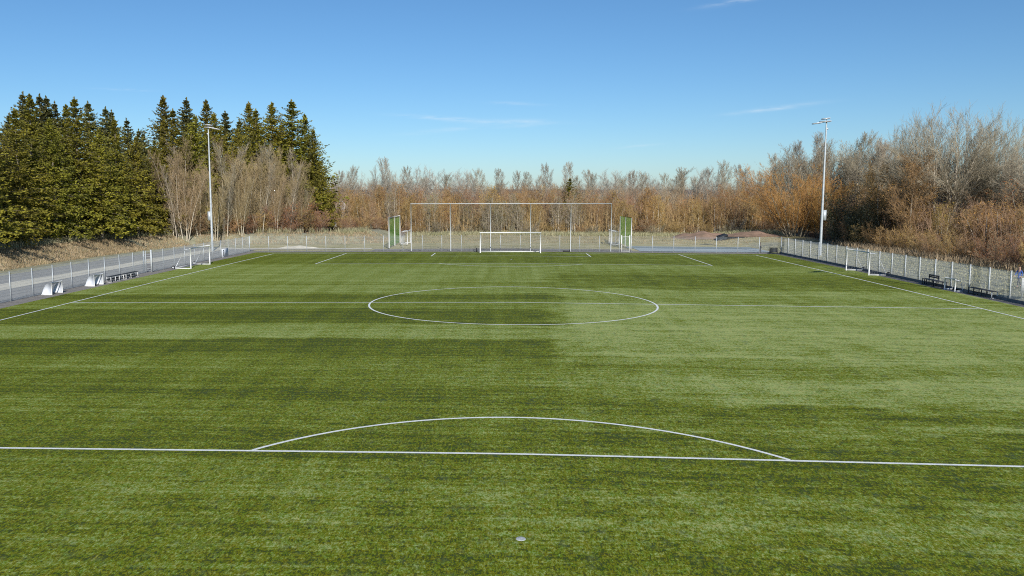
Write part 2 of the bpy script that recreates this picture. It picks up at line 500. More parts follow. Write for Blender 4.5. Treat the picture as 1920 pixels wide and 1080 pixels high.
tag(g.build('sandy_crossing', MT['sand'], smooth=True), kind='structure')
g = Geo(); strip(g, 16.5, 75, 53.4, 59.4, 40, 4, .004); tag(g.build('paved_road', MT['asphalt_b'], smooth=True), kind='structure')
g = Geo(); strip(g, 15.8, 75, 59.4, 62.9, 40, 3, .004); tag(g.build('road_lane', MT['asphalt_c'], smooth=True), kind='structure')
g = Geo(); strip(g, 16.5, 75, 62.9, 66.0, 40, 3, .006); tag(g.build('road_shoulder', MT['asphalt_b'], smooth=True), kind='structure')
# the mini pitch behind the goal: trodden grey-tan ground
g = Geo(); strip(g, -18, 15.6, 53.0, 56.6, 30, 3, .004); tag(g.build('cinder_path', MT['gravel'], smooth=True), kind='structure')

# ------------------------------------------------------------------ pitch markings
LW = .12


def marking(name, pts, w=LW, closed=False):
    P = [Vector((x, y)) for x, y in pts]
    n = len(P); v = []
    for i in range(n):
        a = P[(i - 1) % n] if closed or i > 0 else P[i]
        b = P[(i + 1) % n] if closed or i < n - 1 else P[i]
        t = (b - a).normalized(); nn = Vector((-t.y, t.x)) * w / 2
        for s in (-1, 1):
            q = P[i] + nn * s
            v.append((q.x, q.y, Zp(q.x, q.y) + .026))
    f = [(2 * i, 2 * ((i + 1) % n), 2 * ((i + 1) % n) + 1, 2 * i + 1) for i in range(n if closed else n - 1)]
    g = Geo(); g.add(v, f)
    return tag(g.build(name, MT['line']), kind='structure')


def ln(a, b): 
    n = max(2, int(math.hypot(b[0] - a[0], b[1] - a[1])))
    return [(a[0] + (b[0] - a[0]) * i / n, a[1] + (b[1] - a[1]) * i / n) for i in range(n + 1)]


for s in (-1, 1):
    marking('touch_line', ln((s * W, -L), (s * W, L)))
    marking('goal_line', ln((-W + .06, s * L), (W - .06, s * L)))
    o = -s
    marking('penalty_area_line', ln((-20.16, s * (L - .06)), (-20.16, s * (L - 16.44))))
    marking('penalty_area_line', ln((20.16, s * (L - .06)), (20.16, s * (L - 16.44))))
    marking('penalty_area_line', ln((-20.22, s * (L - 16.5)), (20.22, s * (L - 16.5))))
    marking('goal_area_line', ln((-9.16, s * (L - .06)), (-9.16, s * (L - 5.44))))
    marking('goal_area_line', ln((9.16, s * (L - .06)), (9.16, s * (L - 5.44))))
    marking('goal_area_line', ln((-9.22, s * (L - 5.5)), (9.22, s * (L - 5.5))))
    a0 = math.acos(5.56 / 9.15)
    marking('penalty_arc', [(9.15 * math.sin(t), s * (L - 11 - 9.15 * math.cos(t))) for t in fr(-a0, a0, 60)])
marking('halfway_line', ln((-W + .06, 0), (W - .06, 0)))
marking('centre_circle', [(9.15 * math.cos(2 * math.pi * i / 120), 9.15 * math.sin(2 * math.pi * i / 120)) for i in range(120)], closed=True)
# penalty spots: a small disc standing a little proud
for s in (-1, 1):
    g = Geo()
    y0 = s * (L - 11); z0 = Zp(.05, y0) + .02
    prof = [(.001, .014), (.085, .013), (.098, .009), (.104, 0)]
    k = 24
    v = [(.06 + r * math.cos(2 * math.pi * i / k), y0 + r * math.sin(2 * math.pi * i / k), z0 + h) for r, h in prof for i in range(k)]
    f = [(j * k + i, j * k + (i + 1) % k, (j + 1) * k + (i + 1) % k, (j + 1) * k + i) for j in range(len(prof) - 1) for i in range(k)]
    g.add(v, f)
    tag(g.build('penalty_spot', MT['foam']), kind='structure')

# ------------------------------------------------------------------ fences
def mesh_panel(length, h, m):
    """double-rod mat: thin vertical wires, doubled horizontal wires"""
    g = Geo(); s = []
    n = int(round(length / .05))
    for i in range(n + 1):
        x = length * i / n
        s.append((x, 0, .04, x, 0, h, 0.0034, .0034))
    for z in fr(.06, h - .02, 10):
        for dy in (-.006, .006):
            s.append((0, dy, z, length, dy, z, .0035, .0035))
    g.tubes(s, 4)
    return g.mesh('mesh_panel', m)


def post_mesh(h, m, sx=.065, sy=.05):
    g = Geo()
    g.box((0, 0, h / 2 - .1), (sx, sy, h + .2))
    g.box((0, 0, h + .008), (sx + .01, sy + .01, .016))
    return g.mesh('post', m)


def fence(label, A, B, n, h, off, skip=(), pm='galv', wm='wire', sx=.06, sy=.04):
    A, B = Vector(A), Vector(B)
    d = (B - A) / n
    root = thing('mesh_fence', (A.x, A.y, Zp(A.x, A.y) + off), math.atan2(d.y, d.x), label, 'fence', 'galvanised mesh fences round the pitch')
    pmesh, gm = post_mesh(h + .03, MT[pm], sx, sy), mesh_panel(d.length, h, MT[wm])
    for i in range(n + 1):
        p = A + d * i
        dz = Zp(p.x, p.y) - Zp(A.x, A.y)
        o = bpy.data.objects.new('post', pmesh); COL.objects.link(o); o.parent = root; o.location = (d.length * i, 0, dz)
        if i < n and i not in skip:
            q = A + d * (i + 1); dz2 = Zp(q.x, q.y) - Zp(A.x, A.y)
            o = bpy.data.objects.new('mesh_panel', gm); COL.objects.link(o); o.parent = root
            o.location = (d.length * i, .03, dz); o.rotation_euler = (0, -math.atan2(dz2 - dz, d.length), 0)
    return root


fence('grey wire mesh fence along the asphalt path on the left of the pitch', (-33.75, -12.72), (-33.75, 21.47), 13, 2.0, 0)
fence('grey wire mesh fence from the narrow gate to the far left corner', (-33.45, 21.95), (-33.45, 51.25), 11, 2.0, 0)
fence('grey wire mesh fence behind the goal, left of the white gate', (-33.4, 51.3), (13.6, 51.3), 19, 2.0, 0)
fence('grey wire mesh fence in front of the paved road, right of the white gate', (15.05, 51.3), (33.3, 51.3), 7, 2.0, 0)
fence('grey wire mesh fence on a dark kerb along the right of the pitch', (33.32, -10.54), (33.32, 51.2), 25, 2.0, .0, pm='postr', sx=.075, sy=.075)
g = Geo()
v = []
ys = fr(-51.5, 51.2, 60)
for y in ys:
    for (x, z) in ((33.12, -.02), (33.12, .20), (33.24, .20), (33.24, -.02)): v.append((x, y, Zp(x, y) + z))
g.add(v, [(4 * j + i, 4 * j + i + 1, 4 * j + 5 + i, 4 * j + 4 + i) for j in range(60) for i in range(3)])
tag(g.build('kerb', MT['kerb']), kind='structure')

# gate in the back fence
gt = thing('white_gate', (14.33, 51.3, Zp(14, 51.3)), 0, 'white framed gate in the back fence beside the right green net', 'gate')
for x in (-.50, .50):
    Geo().box((x, 0, 1.03), (.10, .10, 2.16)).build('gate_post', MT['white'], gt)
g = Geo()
for x in (-.46, .46): g.box((x, -.02, 1.02), (.05, .05, 1.84))
for z in (.125, 1.915): g.box((0, -.02, z), (.99, .05, .05))
lf = g.build('gate_leaf', MT['white'], gt)
g = Geo(); g.net((-.49, -.02, .15), (.49, -.02, .15), (.49, -.02, 1.89), (-.49, -.02, 1.89), .05, .0027); g.build('mesh_infill', MT['galv'], lf)
g = Geo(); g.rod((-.5, -.1, 1.0), (-.38, -.1, 1.0), .012); g.box((-.5, -.07, 1.0), (.04, .05, .16)); g.build('gate_handle', MT['alu'], lf)
# narrow gate in the left fence
gt = thing('narrow_gate', (-33.6, 21.71, Zp(33, 21.8)), 0, 'narrow gate with horizontal bars between two thick posts in the left fence', 'gate')
Geo().box((.15, .24, 1.05), (.12, .12, 2.1)).build('gate_post', MT['postr'], gt)
Geo().box((-.42, -.1, 1.02), (.08, .08, 2.04)).build('gate_post', MT['galv'], gt)
g = Geo()
for i in range(9): g.tubes([(-.38, -.07, .15 + i * .22, .10, .2, .15 + i * .22, .012, .012)], 6)
g.build('gate_leaf', MT['galv'], gt)

# ------------------------------------------------------------------ goals
def goal(name, loc, rz, w, h, dt, db, label, r=.06, wheels=True, group=None, net='net', cat='goal', braces=True, barw=.06):
    """front at local y=0, net goes to +y (away from the field)"""
    t = thing(name, loc, rz, label, cat, group)
    for s in (-1, 1):
        Geo().rod((s * w / 2, 0, 0), (s * w / 2, 0, h), r, 12).build('post', MT['white'], t, True)
    Geo().rod((-w / 2 - r, 0, h + r * .9), (w / 2 + r, 0, h + r * .9), r, 12).build('crossbar', MT['white'], t, True)
    g = Geo()
    for s in (-1, 1): g.box((s * w / 2, db / 2 + r, .05), (barw, db - r, .09))
    g.box((0, db + barw / 2, .055), (w + barw, barw, .10))
    g.build('ground_frame', MT['white'], t)
    g = Geo()
    for s in (-1, 1):
        g.rod((s * w / 2, r, h - .02), (s * w / 2, dt, h - .05), .022, 6)
        if braces: g.rod((s * w / 2, dt, h - .05), (s * w / 2, db - .05, .1), .022, 6)
    g.rod((-w / 2, dt, h - .05), (w / 2, dt, h - .05), .016, 6)
    g.build('net_support', MT['alu'], t)
    g = Geo()
    st = .12 if w < 4 else .15
    a, b = -w / 2, w / 2
    g.net((a, .05, h), (b, .05, h), (b, dt, h - .05), (a, dt, h - .05), st)
    g.net((a, dt, h - .05), (b, dt, h - .05), (b, db, .1), (a, db, .1), st)
    for s in (a, b):
        g.net((s, .03, .1), (s, db, .1), (s, dt, h - .05), (s, .03, h), st)
    g.build('net', MT[net], t)
    if wheels:
        for s in (-1, 1):
            wh = Geo().wheel((s * (w / 2 + .12), db + .08, .17), (1, 0, 0), .17, .09).build('wheel', MT['black'], t, True)
            Geo().rod((s * (w / 2 + .08), db + .08, .17), (s * (w / 2 + .16), db + .08, .17), .1, 12).build('rim', MT['alu'], wh)
    return t


mg = goal('football_goal', (-.02, L, Zp(0, L)), 0, 7.32, 2.42, .9, 1.9, 'large white football goal standing on the far goal line', .06, False, barw=.15)
Geo().wheel((-4.15, 1.6, .26), (1, 0, .1), .26, .12).build('wheel', MT['black'], mg, True)
Geo().box((2.95, 1.95, .07), (.10, .24, .16)).build('strap', MT['black'], mg)
youth = 'five metre goals parked beside the touchlines'
goal('youth_goal', (-31.12, 28.15, Zp(31.12, 28.1)), math.pi / 2, 5.15, 1.95, .55, 1.62, 'white youth goal with wheels parked beside the left touchline', .055, True, youth)
goal('youth_goal', (31.60, 24.5, Zp(31.6, 24.5)), -math.pi / 2, 4.95, 1.97, .62, 1.55, 'white youth goal with wheels parked beside the right touchline', .055, True, youth)
mg = goal('mini_goal', (32.50, 10.25, Zp(32.5, 10.2)), -math.pi / 2, 1.45, .86, .35, .62, 'small low goal with black net between the two benches', .045, False, None, 'darknet')
# court goals on the small pitch behind the fence
cg = 'rounded goals of the small pitch behind the fence'
goal('court_goal', (-14.45, 64.6, Zp(14, 60) + .2), math.pi / 2, 3.1, 1.85, .85, .95, 'white box goal behind the fence, beside the left end of the tall frame', .05, False, cg)
goal('court_goal', (14.15, 65.2, Zp(14, 60) + .2), -math.pi / 2, 3.1, 1.9, .85, .95, 'white box goal behind the fence, at the right end of the tall frame', .05, False, cg)

# white mini goals with tarpaulin sides by the left fence
def tarp_goal(loc, label):
    t = thing('mini_goal', loc, -math.pi / 2 + math.pi, label, 'goal', 'white mini goals by the left fence')
    w, h, d = 1.42, .84, .72
    for s in (-1, 1):
        g = Geo()
        x0, x1 = s * w / 2 - .035, s * w / 2 + .035
        pts = [(0, 0), (d, 0), (d * .72, h * .62), (d * .42, h * .93), (0, h)]
        v = [(x, y, z + .02) for x in (x0, x1) for (y, z) in pts]
        k = len(pts)
        g.add(v, [(i, (i + 1) % k, k + (i + 1) % k, k + i) for i in range(k)])
        g.f.append(np.array([list(range(k))]) + 0); g.f.append(np.array([list(range(2 * k - 1, k - 1, -1))]))
        g.build('side_panel', MT['panel'], t)
        g = Geo(); g.rod((s * w / 2, -.02, 0), (s * w / 2, -.02, h + .02), .038, 8); g.box((s * w / 2, d / 2, .03), (.09, d + .08, .07)); g.build('post', MT['white'], t)
    Geo().rod((-w / 2, -.02, h + .03), (w / 2, -.02, h + .03), .035, 8).build('crossbar', MT['alu'], t)
    g = Geo(); g.box((0, d * .52, h * .86), (w - .09, d * .62, .015), rx=-.42); g.build('roof_sheet', MT['panel'], t)
    g = Geo(); g.net((-w / 2 + .04, d * .74, h * .6), (w / 2 - .04, d * .74, h * .6), (w / 2 - .04, d, .06), (-w / 2 + .04, d, .06), .04, .0025)
    g.rod((0, d * .74, h * .6), (0, d - .02, .03), .018, 6); g.build('net', MT['net'], t)
    Geo().box((0, d - .02, .03), (w, .06, .06)).build('ground_frame', MT['white'], t)
    return t


tarp_goal((-32.95, 4.72, Zp(33, 4.7) + .01), 'white tarpaulin sided mini goal nearest the left edge of the view')
tarp_goal((-32.72, 10.42, Zp(33, 10.4) + .01), 'white tarpaulin sided mini goal beside the row of low benches')

# ------------------------------------------------------------------ benches
def bench(loc, rz, ln_, h, label, legs, white_end=False, depth=.34, rails=False, group=None):
    t = thing('team_bench', loc, rz, label, 'bench', group)
    g = Geo()
    for y in (-.11, .11): g.box((0, y, h), (ln_, .16, .035))
    g.build('seat', MT['wood' if not rails else 'dark'], t)
    for i, x in enumerate(legs):
        g = Geo()
        for y in (-depth / 2, depth / 2): g.box((x, y, h / 2 - .01), (.045, .045, h - .02))
        g.box((x, 0, .03), (.045, depth + .12, .045))
        g.build('leg', MT['white' if (white_end or rails) and (rails or x == max(legs)) else 'dark'], t)
    if rails:
        g = Geo()
        g.box((0, .14, h * .52), (ln_, .05, .10)); g.box((0, -.14, h * .30), (ln_, .04, .06))
        for a, b in zip(sorted(legs)[:-1], sorted(legs)[1:]):
            g.rod((a, .1, .08), (b, .1, h - .05), .014, 5)
        g.build('rail', MT['dark'], t)
    else:
        g = Geo(); g.box((0, 0, .22), (ln_ - .2, .035, .035)); g.build('stretcher', MT['dark'], t)
    return t


lb = 'low dark benches with white legs'
bench((-33.0, 13.85, Zp(33, 14) + .0), math.pi / 2, 2.35, .47, 'low dark bench with white legs next to a white mini goal', (-1.12, -.35, .35, 1.12), False, .34, True, lb)
bench((-32.95, 16.45, Zp(33, 16) + .0), math.pi / 2, 2.35, .47, 'low dark bench with white legs, the farther of the pair by the left fence', (-1.12, -.2, 1.12), False, .34, True, lb)
rb = 'backless benches by the right fence'
bench((32.80, 13.15, Zp(33, 13)), -math.pi / 2, 3.15, .47, 'dark backless bench in front of the bench with a backrest', (-1.5, 0.0, 1.5), False, .30, False, rb)
bench((33.0, 6.9, Zp(33, 7)), -math.pi / 2, 3.1, .48, 'dark backless bench with white legs at its near end', (-1.45, -.75, .2, 1.45), True, .36, False, rb)
t = thing('park_bench', (33.05, 14.1, Zp(33, 14)), -math.pi / 2, 'dark slatted bench with a backrest standing against the right fence', 'bench')
g = Geo()
for y in (-.16, 0, .16): g.box((0, y, .43), (1.6, .13, .035))
g.build('seat', MT['wood'], t)
g = Geo()
for z in (.62, .75): g.box((0, .20, z), (1.6, .03, .105))
g.build('backrest', MT['wood'], t)
for s in (-1, 1):
    g = Geo(); g.box((s * .7, -.17, .21), (.05, .05, .41)); g.box((s * .7, .20 - .025, .40), (.05, .05, .8)); g.build('leg', MT['dark'], t)

# slatted box in the far right corner, padded post
t = thing('slatted_seat', (32.2, 50.55, Zp(32, 50.4)), -.25, 'dark slanted slatted seat standing in the far right corner of the pitch', 'seat')
g = Geo()
for i in range(4): g.box((0, .22 + i * .07, .28 + i * .135), (.95, .03, .118), rx=-.45)
g.build('backrest', MT['dark'], t)
g = Geo(); g.box((0, -.05, .22), (.95, .42, .04)); g.build('seat', MT['dark'], t)
for s in (-1, 1): Geo().box((s * .42, .02, .10), (.05, .4, .20)).build('leg', MT['dark'], t)
t = thing('padded_post', (31.1, 52.3, Zp(31, 52)), 0, 'dark padded post behind the back fence near the right corner', 'post')
Geo().rod((0, 0, 0), (0, 0, 1.35), .05, 10).build('post', MT['soil'], t)
Geo().rod((0, 0, .05), (0, 0, .85), .13, 12).build('pad', MT['dark'], t, True)
t = thing('weight_bar', (7.0, 51.0, Zp(7, 51)), 0, 'low black bar lying at the foot of the fifth pole of the tall frame', 'bar')
g = Geo(); g.box((0, 0, .07), (.9, .2, .14)); g.box((.42, 0, .2), (.08, .2, .16)); g.build('bar', MT['black'], t)

# board on the left fence with its dark emblem
t = thing('fence_board', (-33.40, 41.9, Zp(33, 42)), math.pi / 2, 'white board with a dark emblem fixed on the left fence near the mast', 'sign')
Geo().box((0, 0, .50), (2.1, .025, .98)).build('board', MT['panel'], t)
g = Geo()
for i in range(14):
    a0, a1 = 2 * math.pi * i / 14, 2 * math.pi * (i + 1) / 14
    g.tubes([(-.55 + .15 * math.cos(a0), -.02, .68 + .17 * math.sin(a0), -.55 + .15 * math.cos(a1), -.02, .68 + .17 * math.sin(a1), .03, .03)], 5)
g.box((-.55, -.022, .36), (.10, .02, .26)); g.box((-.52, -.026, .27), (.3, .02, .07))
g.build('emblem', MT['dark'], t)
bx = bearing(1916.5, 520, 3.6)[0]
t = thing('banner', (bx + .55, 3.6, terr(bx + .5, 3.6)[0]), 0, 'plain white board on two posts behind the right fence at the edge of the view', 'sign')
Geo().box((0, 0, .95), (1.1, .03, 1.0)).build('board', MT['white'], t)
for x in (-.45, .45): Geo().box((x, .045, .7), (.05, .05, 1.5)).build('post', MT['galv'], t)

# tall ball-stop frame behind the goal
t = thing('ball_stop_frame', (0, 51.0, Zp(0, 51)), .012, 'tall white six pole ball-stop frame with a fine net behind the goal', 'ball stop')
px = [-12.5, -7.5, -2.5, 2.5, 7.5, 12.5]
for x in px: Geo().rod((x, 0, 0), (x, 0, 5.9), .05, 10, .045).build('pole', MT['postr'], t, True)
Geo().rod((-12.55, 0, 5.94), (12.55, 0, 5.94), .044, 8).build('top_rail', MT['postr'], t, True)
g = Geo(); g.net((-12.5, .08, .05), (12.5, .08, .05), (12.5, .08, 5.9), (-12.5, .08, 5.9), .12, .0024); g.build('net', MT['darknet'], t)
# green ball nets at both ends of the small pitch
for s, lab in ((-1, 'green net on three white poles left of the tall frame'), (1, 'green net on three white poles behind the white gate')):
    x0 = -16.2 if s < 0 else 15.85
    t = thing('green_ball_net', (x0, 57.0, Zp(16, 53) + .08), math.pi / 2, lab, 'ball stop', 'green nets at the ends of the small pitch')
    for y in (0, 5.6, 11.2): Geo().rod((y, 0, 0), (y, 0, 4.05), .065, 10).build('pole', MT['white'], t, True)
    Geo().rod((-.06, 0, 4.05), (11.26, 0, 4.05), .045, 8).build('top_rail', MT['leaf_gold' if s > 0 else 'white'], t, True)
    g = Geo(); nx_ = -.06 * s; g.net((0, nx_, .15), (11.2, nx_, .15), (11.2, nx_, 4.0), (0, nx_, 4.0), .07, .0036); g.build('net', MT['greennet'], t)

# ------------------------------------------------------------------ floodlight masts
def mast(x, y, h, s, label):
    """s: direction (+1/-1) in which the heads look along x"""
    t = thing('floodlight_mast', (x, y, terr(x, y)[0]), 0, label, 'floodlight', 'floodlight masts beside the pitch')
    g = Geo(); g.tubes([(0, 0, -.1, 0, 0, h * .5, .155, .115), (0, 0, h * .5, 0, 0, h, .115, .07)], 14); g.tubes([(0, 0, 0, 0, 0, .04, .26, .26)], 14, True)
    g.build('pole', MT['galv'], t, True)
    Geo().box((-s * .26, 0, 4.6), (.34, .26, 1.15)).build('control_box', MT['galv'], t)
    g = Geo(); g.rod((-s * .25, 0, h + .02), (s * 1.1, 0, h - .12), .035, 8); g.rod((0, 0, h - .1), (0, 0, h + .35), .05, 8); g.box((-s * .1, .0, h - .75), (.2, .14, .2)); g.build('bracket', MT['galv'], t)
    for dx, dz, l_, tl in ((.12, .36, .8, .10), (.16, .05, 1.15, .04), (1.05, -.14, .95, .13)):
        hd = Geo().box((s * dx, -.05, h + dz), (l_, .62, .10), ry=s * tl).build('floodlight', MT['alu'], t)
        Geo().box((s * dx, -.05, h + dz - .06), (l_ - .1, .52, .022), ry=s * tl).build('lens', MT['dark'], hd)
    return t


mast(-38.75, 52.5, 15.85, 1, 'tall grey floodlight mast on the sandy path in front of the conifers')
mast(35.2, 43.5, 15.0, -1, 'tall grey floodlight mast behind the right fence in front of an orange bush')
mast(35.2, 1.2, 14.6, -1, 'floodlight mast beside the halfway line, outside the picture on the right')

# ------------------------------------------------------------------ soil heaps and small things behind
def heap(name, c, sx, sy, h, m, label, cat, seed):
    r = random.Random(seed); g = Geo(); n = 26
    ph = [r.uniform(0, 6.3) for _ in range(6)]
    v = []
    for j in range(n + 1):
        for i in range(n + 1):
            a, b = 2 * i / n - 1, 2 * j / n - 1
            d = math.hypot(a, b)
            hh = max(0, 1 - d ** 1.7) * (1 + .22 * math.sin(5 * a + ph[0]) * math.sin(4 * b + ph[1]) + .12 * math.sin(11 * a + ph[2]) + .1 * math.sin(13 * b + ph[3])) + r.uniform(-.03, .03) * (d < .95)
            v.append((a * sx, b * sy, h * hh - .06))
    g.add(v, [(j * (n + 1) + i, j * (n + 1) + i + 1, (j + 1) * (n + 1) + i + 1, (j + 1) * (n + 1) + i) for j in range(n) for i in range(n)])
    o = g.build(name, m, smooth=True); o.location = (*c, terr(*c)[0])
    return tag(o, label, cat)


heap('soil_heap', (30.2, 79), 5.4, 3.2, .98, MT['soil'], 'long red brown soil heap beyond the road, left of the dark pile', 'soil heap', 3)
heap('soil_heap', (37.3, 78), 4.8, 3.0, .62, MT['soil'], 'low red brown soil heap beyond the road towards the right corner', 'soil heap', 5)
heap('sand_heap', (-29.2, 59.6), 3.4, 1.0, .34, MT['sand'], 'low pale heap of sand lying behind the far left corner', 'sand heap', 8)
t = thing('tarpaulin_pile', (32.0, 74.5, terr(32, 74.5)[0]), .3, 'dark sheets piled in two layers in front of the soil heaps', 'pile')
for i, (x, z, w) in enumerate(((-.3, .22, 1.7), (.3, .62, 1.4))):
    Geo().box((x, i * .5, z), (w, 1.0, .26), ry=-.28, rx=.2).build('sheet', MT['dark'], t)
# small white gabled hut glimpsed left of the back wood
t = thing('garden_hut', (-31.3, 97, terr(-31.3, 97)[0]), .5, 'small white gabled hut half hidden behind twigs beside the last conifer', 'hut')
g = Geo()
v = [(-1.5, -1.3, 0), (1.5, -1.3, 0), (1.5, 1.3, 0), (-1.5, 1.3, 0), (-1.5, -1.3, 3.6), (1.5, -1.3, 3.6), (1.5, 1.3, 3.6), (-1.5, 1.3, 3.6), (0, -1.3, 5.0), (0, 1.3, 5.0)]
g.add(v, [(0, 1, 5, 4), (1, 2, 6, 5), (2, 3, 7, 6), (3, 0, 4, 7)]); g.f.append(np.array([[4, 5, 8]])); g.f.append(np.array([[6, 7, 9]]))
g.build('wall', MT['plaster'], t)
g = Geo(); g.box((.83, 0, 4.34), (2.2, 3.0, .09), ry=.75); g.box((-.83, 0, 4.34), (2.2, 3.0, .09), ry=-.75); g.build('roof', MT['roof'], t)
Geo().box((0, -1.32, 2.6), (.8, .05, .9)).build('window', MT['dark'], t)

# ------------------------------------------------------------------ trees
def vadd(a, b, s=1.0): return (a[0] + b[0] * s, a[1] + b[1] * s, a[2] + b[2] * s)
def vnorm(a):
    l = math.sqrt(a[0] * a[0] + a[1] * a[1] + a[2] * a[2]) or 1.0
    return (a[0] / l, a[1] / l, a[2] / l)
def perp(d, az):
    ref = (1, 0, 0) if abs(d[2]) > .9 else (0, 0, 1)
    a = vnorm((d[1] * ref[2] - d[2] * ref[1], d[2] * ref[0] - d[0] * ref[2], d[0] * ref[1] - d[1] * ref[0]))
    b = (d[1] * a[2] - d[2] * a[1], d[2] * a[0] - d[0] * a[2], d[0] * a[1] - d[1] * a[0])
    c, s = math.cos(az), math.sin(az)
    return (a[0] * c + b[0] * s, a[1] * c + b[1] * s, a[2] * c + b[2] * s)


def grow(S, p, d, L_, r, lv, P, rg, tips=None):
    n = P['n'][lv]; st = L_ / n; az = rg.uniform(0, 6.28)
    for i in range(n):
        t = (i + 1) / n
        w = P['wob'][lv]
        d = vnorm((d[0] + rg.gauss(0, w), d[1] + rg.gauss(0, w), d[2] + rg.gauss(0, w) + P['up'][lv]))
        q = vadd(p, d, st)
        ra, rb_ = max(P['rmin'], r * (1 - (i / n) * P['tap'][lv])), max(P['rmin'], r * (1 - t * P['tap'][lv]))
        S[min(lv, 1)].append((*p, *q, ra, rb_))
        p = q
        if lv >= P['max']:
            if tips is not None: tips.append((p, d))
            continue
        if t < P['start'][lv]: continue
        k = P['nc'][lv]; k = int(k) + (rg.random() < k - int(k))
        for _ in range(k):
            az += 2.4 + rg.uniform(-.5, .5)
            a = P['ang'][lv] * rg.uniform(.75, 1.25)
            cd_ = vnorm(vadd(tuple(x * math.cos(a) for x in d), perp(d, az), math.sin(a)))
            sh = P['shape'](t) if lv == 0 else (1 - .45 * t)
            grow(S, p, cd_, L_ * P['lr'][lv] * sh * rg.uniform(.75, 1.2), max(P['rmin'], rb_ * P['rr'][lv]), lv + 1, P, rg, tips)


def fan_tree(H, Rw, fork, nlead, seed, stems=1, r0=.16, rmin=.007, dens=2.2, twl=.85):
    """a bare broad-crowned tree: limbs sweep from the fork out to a domed crown, each clothed in ascending branches and twigs"""
    rg = random.Random(seed); S = ([], []); zc = fork + (H - fork) * .42
    bases = []
    for i in range(stems):
        a = i * 2.4 + rg.uniform(-.3, .3); q = .16 * H * .28 * (stems > 1)
        p = (0, 0, -.2); e = (math.cos(a) * q, math.sin(a) * q, fork * rg.uniform(.8, 1.15))
        for k in range(5):
            w = vadd((0, 0, -.2), (e[0], e[1], e[2] + .2), (k + 1) / 5); w = (w[0] + rg.gauss(0, .03), w[1] + rg.gauss(0, .03), w[2])
            S[0].append((*p, *w, r0 * (1 - .08 * k), r0 * (1 - .08 * (k + 1)))); p = w
        bases.append((p, a))
    for i in range(nlead):
        h = 1 - (i + .5) / nlead * 1.18; az = i * 2.39996 + rg.uniform(-.25, .25)
        rr = math.sqrt(max(0, 1 - h * h)); j = rg.uniform(.86, 1.08)
        T = (math.cos(az) * rr * Rw * j, math.sin(az) * rr * Rw * j, zc + (H - zc) * h * j if h > 0 else zc + (zc - fork) * h * .8)
        p0 = min(bases, key=lambda b: abs(math.remainder(b[1] - az, 6.283)))[0] if stems > 1 else bases[0][0]
        d = math.dist(p0, T); st = rg.uniform(0, .5)
        c = vadd(vadd(p0, (0, 0, 1), d * .5), (math.cos(az), math.sin(az), 0), d * (.10 + .1 * st))
        n = 10; p = p0; L0 = d; pt = []
        for k in range(1, n + 1):
            t = k / n; q = tuple((1 - t) ** 2 * p0[m] + 2 * t * (1 - t) * c[m] + t * t * T[m] + rg.gauss(0, .05) * t for m in range(3))
            ra, rb_ = max(.012, r0 * .55 * (1 - (t - .1)) ** .95), max(.010, r0 * .55 * (1 - t) ** .95)
            S[0 if k < 8 else 1].append((*p, *q, ra, rb_))
            tg = vnorm(vadd(q, p, -1)); p = q
            if t < .22: continue
            dn = dens * (.7 + .75 * t)
            for _ in range(int(dn) + (rg.random() < dn - int(dn))):
                a2 = rg.uniform(0, 6.28); an = rg.uniform(.35, .75)
                bd = vnorm(vadd(tuple(x * math.cos(an) for x in tg), perp(tg, a2), math.sin(an)))
                bl = (.17 + .20 * (1 - t)) * L0 * rg.uniform(.5, 1.05); m2 = 5; bp_ = p; br_ = max(.012, rb_ * .5)
                for z in range(m2):
                    bd = vnorm((bd[0] + rg.gauss(0, .07), bd[1] + rg.gauss(0, .07), bd[2] + .09 + rg.gauss(0, .05)))
                    e = vadd(bp_, bd, bl / m2); f0 = br_ * (1 - z / m2 * .8)
                    S[1].append((*bp_, *e, max(rmin, f0), max(rmin, br_ * (1 - (z + 1) / m2 * .8)))); bp_ = e
                    for _t in range(2):
                        td = vnorm(vadd(tuple(x * .86 for x in bd), perp(bd, rg.uniform(0, 6.28)), rg.uniform(.3, .6)))
                        l = twl * rg.uniform(.5, 1.2); mid = vadd(e, td, l * .5)
                        td = vnorm((td[0] + rg.gauss(0, .12), td[1] + rg.gauss(0, .12), td[2] + .15)); S[1].append((*e, *mid, rmin, rmin * .9)); S[1].append((*mid, *vadd(mid, td, l * .5), rmin * .9, rmin * .7))
    g0 = Geo().tubes(S[0], 7).mesh('trunk', None, True)
    big = [x for x in S[1] if x[6] > .035]; small = [x for x in S[1] if x[6] <= .035]
    return (g0, Geo().tubes(big, 5).tubes(small, 3).mesh('crown', None), None, max(x[5] for x in S[1]))


def flecks(tips, n, size, rg, spread=.35):
    """many leaf-sized kites scattered at the twig tips"""
    if not tips: return None
    T = np.array([t[0] for t in tips]); r = np.random.default_rng(rg.randrange(10 ** 6))
    c = T[r.integers(0, len(T), n)] + r.normal(0, spread, (n, 3)) * np.array([1, 1, .8])
    a = r.normal(0, 1, (n, 3)); a /= np.linalg.norm(a, axis=1, keepdims=True)
    b = np.cross(a, r.normal(0, 1, (n, 3))); b /= np.linalg.norm(b, axis=1, keepdims=True)
    s = size * r.uniform(.6, 1.4, (n, 1))
    v = np.stack([c - a * s, c + b * s * .45, c + a * s, c - b * s * .45], 1).reshape(-1, 3)
    f = np.arange(n * 4).reshape(-1, 4)
    g = Geo(); g.add(v, f); return g


